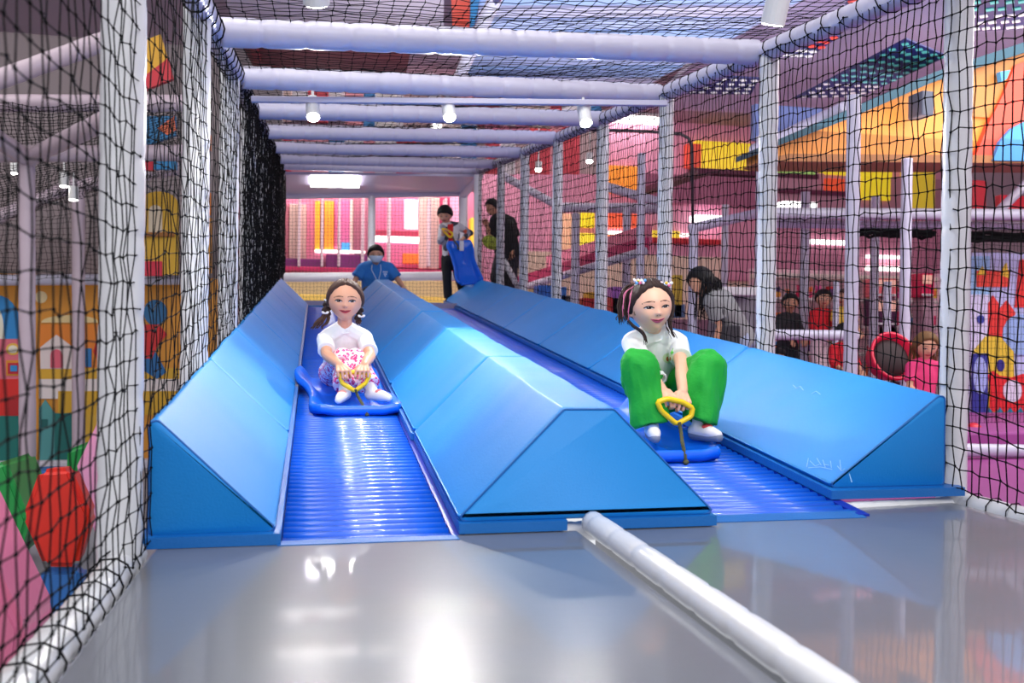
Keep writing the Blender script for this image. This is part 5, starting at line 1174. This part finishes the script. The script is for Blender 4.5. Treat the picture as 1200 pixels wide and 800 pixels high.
def hair2(root, hd):
    cp = hd.hair_cap(table([(0, 47), (20, 44), (40, 33), (56, 20), (68, 6), (80, -10), (100, -22), (140, -30), (180, -34)]), .05, True, .008, seed=7).build('hair', M_HK, root, True)
    Y = 3.33
    strands('pigtail', root, M_HK, [at(746, 334, Y), at(738, 337, Y + .01), at(733, 350, Y), at(730.5, 366, Y - .01), at(731, 380, Y - .02)], 46, .020, .0034, 5, .25, .008, cp)
    strands('pink_strand', root, M_PINKH, [at(743, 336, Y - .03), at(737, 344, Y - .03), at(734, 360, Y - .04), at(733, 376, Y - .04)], 5, .014, .0018, 6, .4, .006, cp)
    strands('pigtail', root, M_HK, [at(734, 372, Y - .03), at(741, 380, Y - .05), at(752, 388, Y - .09), at(757, 397, Y - .11), at(757.5, 404, Y - .11)], 9, .007, .0024, 8, .3, .006, cp)
    strands('pigtail', root, M_HK, [at(781, 336, Y), at(786, 346, Y + .01), at(786, 362, Y), at(783, 378, Y - .04), at(786, 389, Y - .06), at(790, 396, Y - .06)], 16, .010, .0028, 9, .25, .006, cp)
    for sx, pts in ((-1, [(-.20, .33), (-.29, .18), (-.33, .0), (-.335, -.14)]), (1, [(.20, .33), (.29, .18), (.33, .02), (.335, -.14)])):
        strands('fringe_lock', root, M_HK, [hd.W((x, .40 - abs(x) * .75, z)) for x, z in pts], 6, .006, .0018, 10 + sx, .3, .003, cp)
    cols = [(240, 220, 230), (90, 160, 220), (240, 190, 60), (230, 110, 150), (245, 245, 240)]
    for cx, cy, n in ((750, 330, 7), (781, 333, 5)):
        hc = MB().ell(at(cx, cy, Y - .065), (.016, .008, .008), None, 10, 6).build('hair_clip', mat('clip_white', (240, 236, 240), .3), cp, True)
        for k in range(n): MB().ell(at(cx - 6 + 12 * k / (n - 1), cy + (1.5 if k % 2 else -1.5), Y - .072), (.0062, .005, .0062), None, 8, 6).build('clip_bead', mat('bead_%d' % (k % 5), cols[k % 5], .3), hc, True)
M_GREEN = mat('green_cloth', (8, 158, 44), .75, .08, 5, .2, 90)
p2, b2 = person('person in a white tee and wide green trousers riding a sled down the right slide', h2, J2, SK2, hair2, dict(mat=M_TEE, sleeve=.62, r=.98, drop=.12), dict(mat=M_GREEN, r=(.078, .072, .072), hem=.90, fold=.017, seat=1.0),
    dict(mat=mat('white_sock', (232, 226, 224), .85), up=.05, band=[mat('sock_blue', (150, 170, 220), .8), mat('sock_scarlet', (222, 70, 70), .8)], sole=mat('grey_sole', (124, 130, 146), .8)), tuple(J2['hip'] - Vector((0, 0, .09))), .0028, H2,
    dict(lip=(226, 88, 130), smile=1.25, eye=.044, iris=(34, 22, 20), brow=(84, 60, 54), teeth=False), .98)
t2 = child_named(p2, 'shirt')
pxprint(p2, t2, 'shirt_print', oval(783, 419.5, 6.5, 6), mat('print_pale_green', (216, 226, 190), .8)); pxprint(p2, t2, 'shirt_print', oval(783.5, 420.5, 3, 3), mat('print_brown', (196, 104, 64), .8), .0028)
pxprint(p2, t2, 'shirt_print', [(785, 414), (789, 407), (789.5, 413), (787, 416)], mat('print_green', (90, 196, 70), .8), .0028)
wb = at(772.5, 443, 3.165); wd = (Vector(J2['wr'][0]) - Vector(J2['el'][0])).normalized(); u_ = wd.orthogonal().normalized(); v_ = wd.cross(u_)
for k in (-1, 1): MB().tube([wb + wd * .006 * k + (u_ * math.cos(q) + v_ * math.sin(q)) * .0235 for q in [i * .3142 for i in range(20)]], .0042, 6, closed=True).build('wristband', mat('white_band', (226, 232, 232), .4), p2, True)
# ------------------------------------------------------------------ people in the background
def cap_hair(tb, mt, thick=.07, groove=False, extra=None):
    def f(root, hd):
        o = hd.hair_cap(table(tb), thick, groove, .012, 48, 14, 3).build('hair', mt, root, True)
        if extra: extra(root, hd, o)
    return f
SHORT = [(0, 30), (30, 28), (55, 16), (75, 0), (90, -14), (120, -28), (180, -34)]
BOWL = [(0, 22), (30, 20), (55, 8), (75, -6), (90, -20), (120, -34), (180, -38)]
LONG = [(0, 40), (30, 34), (55, 10), (75, -16), (90, -34), (120, -44), (180, -48)]
def cloth(name, rgb): return mat(name, rgb, .85, .1, 6, .1, 60)
M_BLACKC = cloth('black_cloth', (24, 24, 28)); M_NAVY = cloth('navy_cloth', (34, 38, 62))
SKB = (214, 158, 128)
# masked attendant crouching behind the far end of the middle wedges
ay = 10.5
ha = Head(at(440.5, 298.5, ay - .1), (-.02, -1, -.12), (.0, 0, 1), .205, .40)
Ja = dict(neck=at(441, 310.5, ay), chest=at(441, 322, ay + .03), hip=at(441, 348, ay + .16), side=(.07, 0, 0), sh=[at(425, 315.5, ay), at(457, 315.5, ay)], el=[at(417, 326.5, ay - .03), at(466, 327, ay - .03)], wr=[at(413, 337, ay - .16), at(473, 337, ay - .16)],
    kn=[at(432, 344, ay - .22), at(450, 344, ay - .22)], an=[at(434, 358, ay + .02), at(448, 358, ay + .02)], toe=[at(432, 360, ay - .14), at(450, 360, ay - .14)])
M_STAFF = cloth('staff_blue', (44, 118, 196))
pa_, ba_ = person('person in a blue tee and pale face mask crouching behind the middle foam wedges', ha, Ja, SKB, cap_hair(SHORT, M_BLK, .075), dict(mat=M_STAFF, sleeve=.85, r=1.32), dict(mat=M_NAVY, r=(.08, .07, .06), hem=.9), dict(mat=M_BLACKC, name='shoe'), (Ja['hip'].x, ay, .84), .005, None, dict(brow=(40, 30, 28), eye=.045, mask=True), 1.2)
mk = MB(); V = []
for j in range(9):
    for i in range(15):
        u, v = -1 + 2 * i / 14, j / 8; az = u * 1.15; el = -.06 - .85 * v
        p = Vector(ha.skull((math.cos(el) * math.sin(az), math.cos(el) * math.cos(az), math.sin(el)))); V.append(ha.W(p + Vector((p.x * .05, .03 + .035 * math.sin(math.pi * v) * (1 - abs(u)), 0))))
mk.add(V, [(j * 15 + i, j * 15 + i + 1, (j + 1) * 15 + i + 1, (j + 1) * 15 + i) for j in range(8) for i in range(14)])
fm = mk.build('face_mask', mat('mask_pale_blue', (206, 222, 240), .8), pa_, True); so = fm.modifiers.new('s', 'SOLIDIFY'); so.thickness = .003
for sg in (-1, 1): MB().tube([at(441 + sg * 5, 310, ay - .07), at(441 + sg * 5.5, 316, ay - .10), at(442.5 + sg * 1.5, 327, ay - .115)], .0045, 6).build('lanyard', mat('lanyard_pale', (200, 214, 232), .6), pa_)
ts = child_named(pa_, 'shirt')
for k, (x, y) in enumerate([(449.5, 318.5), (451.5, 318.5), (453.5, 318.5), (450.5, 321), (452.5, 321), (451.5, 323)]): pxprint(pa_, ts, 'chest_emblem', oval(x, y, 1.0, 1.0, 6), mat('emblem_pale', (196, 214, 240), .7), .004, 1)

# boy standing with a sled on the far platform
by = 11.0
hb = Head(at(521.5, 251, by - .06), (-.30, -.85, -.42), (-.04, -.18, 1), .200, .41)
Jb = dict(neck=at(526, 262, by), chest=at(528, 275, by), hip=at(529, 303, by), side=(.058, 0, 0), sh=[at(518.5, 266, by), at(539, 266, by)], el=[at(515.5, 283, by), at(551, 273, by + .02)], wr=[at(519.5, 273.5, by - .15), at(542.5, 279.5, by - .14)],
    kn=[at(524, 328, by - .02), at(537, 324, by)], an=[at(525, 350.5, by), at(544, 345.5, by + .1)], toe=[at(523, 353.5, by - .13), at(542, 348.5, by - .02)])
M_JACK = mat('patterned_jacket', (206, 204, 206), .8); 
def patch_mat(m):
    nt = m.node_tree; b = nt.nodes['Principled BSDF']; tc = nt.nodes.new('ShaderNodeTexCoord'); v = nt.nodes.new('ShaderNodeTexVoronoi'); v.inputs['Scale'].default_value = 13
    cr = nt.nodes.new('ShaderNodeValToRGB'); cr.color_ramp.interpolation = 'CONSTANT'; sp = nt.nodes.new('ShaderNodeSeparateColor')
    cr.color_ramp.elements[0].color = srgb(60, 64, 76); cr.color_ramp.elements[1].position = .22; cr.color_ramp.elements[1].color = srgb(206, 204, 208)
    for p, c in ((.6, (150, 152, 166)), (.76, (222, 220, 222)), (.92, (206, 96, 76))): e = cr.color_ramp.elements.new(p); e.color = srgb(*c)
    nt.links.new(tc.outputs['Object'], v.inputs['Vector']); nt.links.new(v.outputs['Color'], sp.inputs[0]); nt.links.new(sp.outputs[0], cr.inputs[0]); nt.links.new(cr.outputs[0], b.inputs['Base Color'])
patch_mat(M_JACK)
pb_, bb_ = person('person with black bowl-cut hair in a patterned jacket standing with an upright blue sled', hb, Jb, SKB, cap_hair(BOWL, M_BLK, .085), dict(mat=M_JACK, name='jacket', sleeve=1.85, r=1.0, drop=.12), dict(mat=M_BLACKC, r=(.07, .055, .05), hem=.95), dict(mat=M_BLACKC, name='shoe'), (Jb['hip'].x, by, .84), .005, None, dict(brow=(40, 30, 28), eye=.045, smile=.3, lip=(176, 84, 84)), 1.0)
tj = child_named(pb_, 'jacket'); pxprint(pb_, tj, 'red_shirt_front', [(524.5, 263), (531, 262), (532, 285), (531, 303), (525, 303), (525.5, 280)], mat('red_shirt', (206, 30, 36), .8), .006, 4, 'red shirt showing in the open jacket')
s3 = thing('sled', 'blue plastic sled held upright by the standing boy', 'sled', tuple(at(544, 330, 10.75)), 'blue sleds')
c0, c1 = at(537, 284, 10.82), at(549, 333, 10.62); vv = (c1 - c0); L3 = vv.length; vv.normalize(); uu = Vector((1, .15, 0)); uu = (uu - vv * uu.dot(vv)).normalized(); hh = uu.cross(vv); hh = hh if hh.y < 0 else -hh
sled_tray(lambda u, v, h: c0 + uu * u + vv * (v / .8 * L3) + hh * h, s3, .30, .8)
sled_handle(s3, edgy([at(x, y, by - .2) for x, y in [(518, 268), (520, 271), (527, 278), (530, 277), (530, 273), (523, 269)]]), .016)
rope(s3, [at(530, 276, by - .2), at(533, 283, by - .24), at(536, 287, 10.74), at(537, 291, 10.74)], .008)
MB().box(at(541, 288, 10.74), (.05, .02, .12), bev=.006).build('care_label', mat('paper_white', (226, 226, 230), .7), s3)

# person in black outside the right net at the top
tag(MB().box((2.75, 12.4, .79), (1.4, 2.2, .1)).build('floor', MATS['platform_mat']), kind='structure')
ky = 12.3
hk_ = Head(at(577, 243, ky - .05), (-.9, -.4, -.2), (-.1, 0, 1), .215, .38)
Jk = dict(neck=at(583, 254, ky), chest=at(590, 267, ky), hip=at(595, 297, ky + .05), side=(.07, .04, 0), sh=[at(580, 261, ky - .1), at(598, 260, ky + .1)], el=[at(575, 276, ky - .12), at(604, 279, ky + .1)], wr=[at(570, 264, ky - .22), at(600, 292, ky - .05)],
    kn=[at(583, 322, ky - .1), at(598, 324, ky + .05)], an=[(at(581, 350, ky).x, ky - .05, .90), (at(598, 350, ky).x, ky + .1, .90)], toe=[(at(575, 350, ky).x, ky - .12, .872), (at(592, 350, ky).x, ky, .872)])
person('person in black clothes bending behind the far right posts', hk_, Jk, SKB, cap_hair(SHORT, M_BLK, .08), dict(mat=M_BLACKC, sleeve=.95, r=1.35, fit=1), dict(mat=cloth('charcoal_cloth', (54, 52, 60)), r=(.085, .075, .065), hem=.95), dict(mat=cloth('maroon_shoe', (120, 24, 34)), name='shoe'), (Jk['hip'].x, ky, .84), .007, None, None, 1.3)
tag(MB().tube([at(590, 304, 12.0), at(608, 338, 12.0)], .04, 10).build('white_pole', M_WHITE, None, True), 'short white pole leaning below the person in black', 'pole')
tag(MB().ell(at(575, 284, 12.0), (.12, .06, .09), Matrix.Rotation(.5, 3, 'Y')).build('green_toy', col((170, 190, 60)), None, True), 'yellow green soft toy held by the person in black', 'toy')
board('blue_bin', 'dark blue bin by the feet of the person in black', 'bin', 592, 318, 607, 345, 12.6, .3, (30, 66, 170))

# woman bending over beyond the right net
wy = 6.6
hw = Head(at(822, 331, wy), (-.85, -.35, -.42), (-.30, 0, 1), .215, .40)
Jw = dict(neck=at(834, 346, wy), chest=at(845, 360, wy + .02), hip=at(866, 398, wy + .1), side=(.05, .07, 0), sh=[at(834, 356, wy - .14), at(850, 350, wy + .14)], el=[at(845, 382, wy - .17), at(856, 385, wy + .12)], wr=[at(838, 403, wy - .14), at(846, 405, wy + .1)],
    kn=[(3.12, 6.62, .02), (3.2, 6.8, .02)], an=[(3.16, 6.66, -.32), (3.24, 6.84, -.32)], toe=[(3.02, 6.62, -.365), (3.10, 6.8, -.365)])
def long_hair(root, hd, o):
    for k, (x, y) in enumerate([(826, 338), (832, 340), (820, 340), (837, 342), (829, 342)]):
        strands('hair_lock', root, M_BLK, [hd.W((.0, -.1, .3)), at(x, y - 12, wy - .08 + .03 * k), at(x - 1, y + 10, wy - .09 + .03 * k), at(x - 4 + k, y + 30 + 4 * (k % 3), wy - .09 + .03 * k)], 16, .035, .006, 20 + k, .3, .01, o)
pw_, bw_ = person('person with long black hair in a grey tee bending forward beyond the right net', hw, Jw, SKB, cap_hair(LONG, M_BLK, .10, False, long_hair), dict(mat=cloth('grey_tee', (132, 132, 134)), sleeve=.75, r=1.25, drop=.05), dict(mat=cloth('light_jeans', (150, 160, 186)), r=(.09, .07, .06), hem=.95), dict(mat=M_WHITE, name='shoe'), (3.1, wy, -.4), .006, None, None, 1.2)
bag = thing('handbag', 'dark grey shoulder bag at the hip of the bending woman', 'bag', tuple(at(858, 396, wy - .2)))
rect(MB(), 847, 381, 868, 410, wy - .22, .1).build('bag_body', cloth('bag_grey', (56, 54, 60)), bag); MB().tube(bez([at(848, 383, wy - .2), at(846, 364, wy - .2), at(842, 351, wy - .12)], 6), .012, 6).build('strap', cloth('bag_grey', (56, 54, 60)), bag)

# children among the toy shelves
def kid(label, hx, hy, Y, H, face_dir, hairm, tb, top, bottom, sk=SKB, sleeve=.7, sit=False, extra=None, floorz=-.4):
    hd = Head(at(hx, hy, Y), face_dir, (0, 0, 1), H, .42); s = H / .2; c = hd.c; X, Yc = c.x, Y
    nz = c.z - .62 * H; top_h = c.z + .5 * H - floorz; leg = max(.12, (nz - floorz) * .52)
    hip = Vector((X, Yc + .05, nz - .34 * s if not sit else nz - .3 * s)); hz = max(hip.z, floorz + .12)
    hip.z = hz
    an = floorz + .05
    kz = (hz + an) / 2
    J = dict(neck=(X, Yc + .02, nz), chest=(X, Yc + .03, nz - .10 * s), hip=hip, side=(.055 * s, 0, 0), sh=[(X - .115 * s, Yc + .02, nz - .045 * s), (X + .115 * s, Yc + .02, nz - .045 * s)],
        el=[(X - .15 * s, Yc - .02, nz - .20 * s), (X + .15 * s, Yc - .02, nz - .20 * s)], wr=[(X - .10 * s, Yc - .14, nz - .27 * s), (X + .10 * s, Yc - .14, nz - .27 * s)],
        kn=[(X - .06 * s, Yc + (.0 if not sit else -.2), kz), (X + .06 * s, Yc + (.0 if not sit else -.2), kz)], an=[(X - .06 * s, Yc + .04, an), (X + .06 * s, Yc + .04, an)], toe=[(X - .06 * s, Yc - .08, an - .02), (X + .06 * s, Yc - .08, an - .02)])
    return person(label, hd, J, sk, cap_hair(tb, hairm, .08, False, extra), dict(mat=cloth('kid_%d_%d_%d' % top, top), sleeve=sleeve, r=1.0), dict(mat=cloth('kid_%d_%d_%d' % bottom, bottom), r=(.07, .058, .05), hem=.95), dict(mat=M_WHITE, name='shoe'), (X, Yc, floorz), .008, None, dict(brow=(50, 36, 30), eye=.05, smile=.4), s)
kid('person in dark clothes facing the slides behind the level white pipe', 926, 355, 9.4, .20, (-.4, -1, 0), M_BLK, SHORT, (50, 46, 52), (40, 38, 46), sleeve=1.8)
kid('person in a red top whose head is half hidden by a slim post', 965, 350, 9.0, .19, (-.4, -1, 0), M_BLK, SHORT, (206, 24, 40), (226, 200, 206), sleeve=1.7)
kid('person in a yellow top turned to the toys beside the lavender shaded post', 990, 349, 8.9, .18, (-.9, -.3, 0), M_HB, LONG, (226, 190, 70), (60, 50, 56))
kid('person in a red top and navy trousers low behind the right wedges', 989, 390, 7.6, .17, (.6, -.8, -.2), M_BLK, SHORT, (214, 26, 44), (34, 38, 62), sleeve=1.5)
def locks(root, hd, o):
    for k, sx in enumerate((-.36, -.22, .22, .36, 0)): strands('hair_lock', root, M_GOLD, [hd.W((sx, -.1 if sx else -.42, .2)), hd.W((sx * 1.15, -.1 if sx else -.46, -.4)), hd.W((sx * 1.2, -.05 if sx else -.4, -1.0))], 12, .022, .005, 40 + k, .4, .006, o)
M_GOLD = hair_mat('hair_golden_brown', (112, 80, 48))
kid('person with long golden brown hair in a pink top left of the nearest post', 1085, 405, 6.3, .20, (-.3, -1, -.3), M_GOLD, LONG, (226, 60, 120), (226, 90, 140), extra=locks)
kid('person in a black top beside the shelf of bright toys', 912, 420, 7.4, .17, (-.5, -1, 0), M_BLK, SHORT, (40, 36, 44), (226, 60, 110))
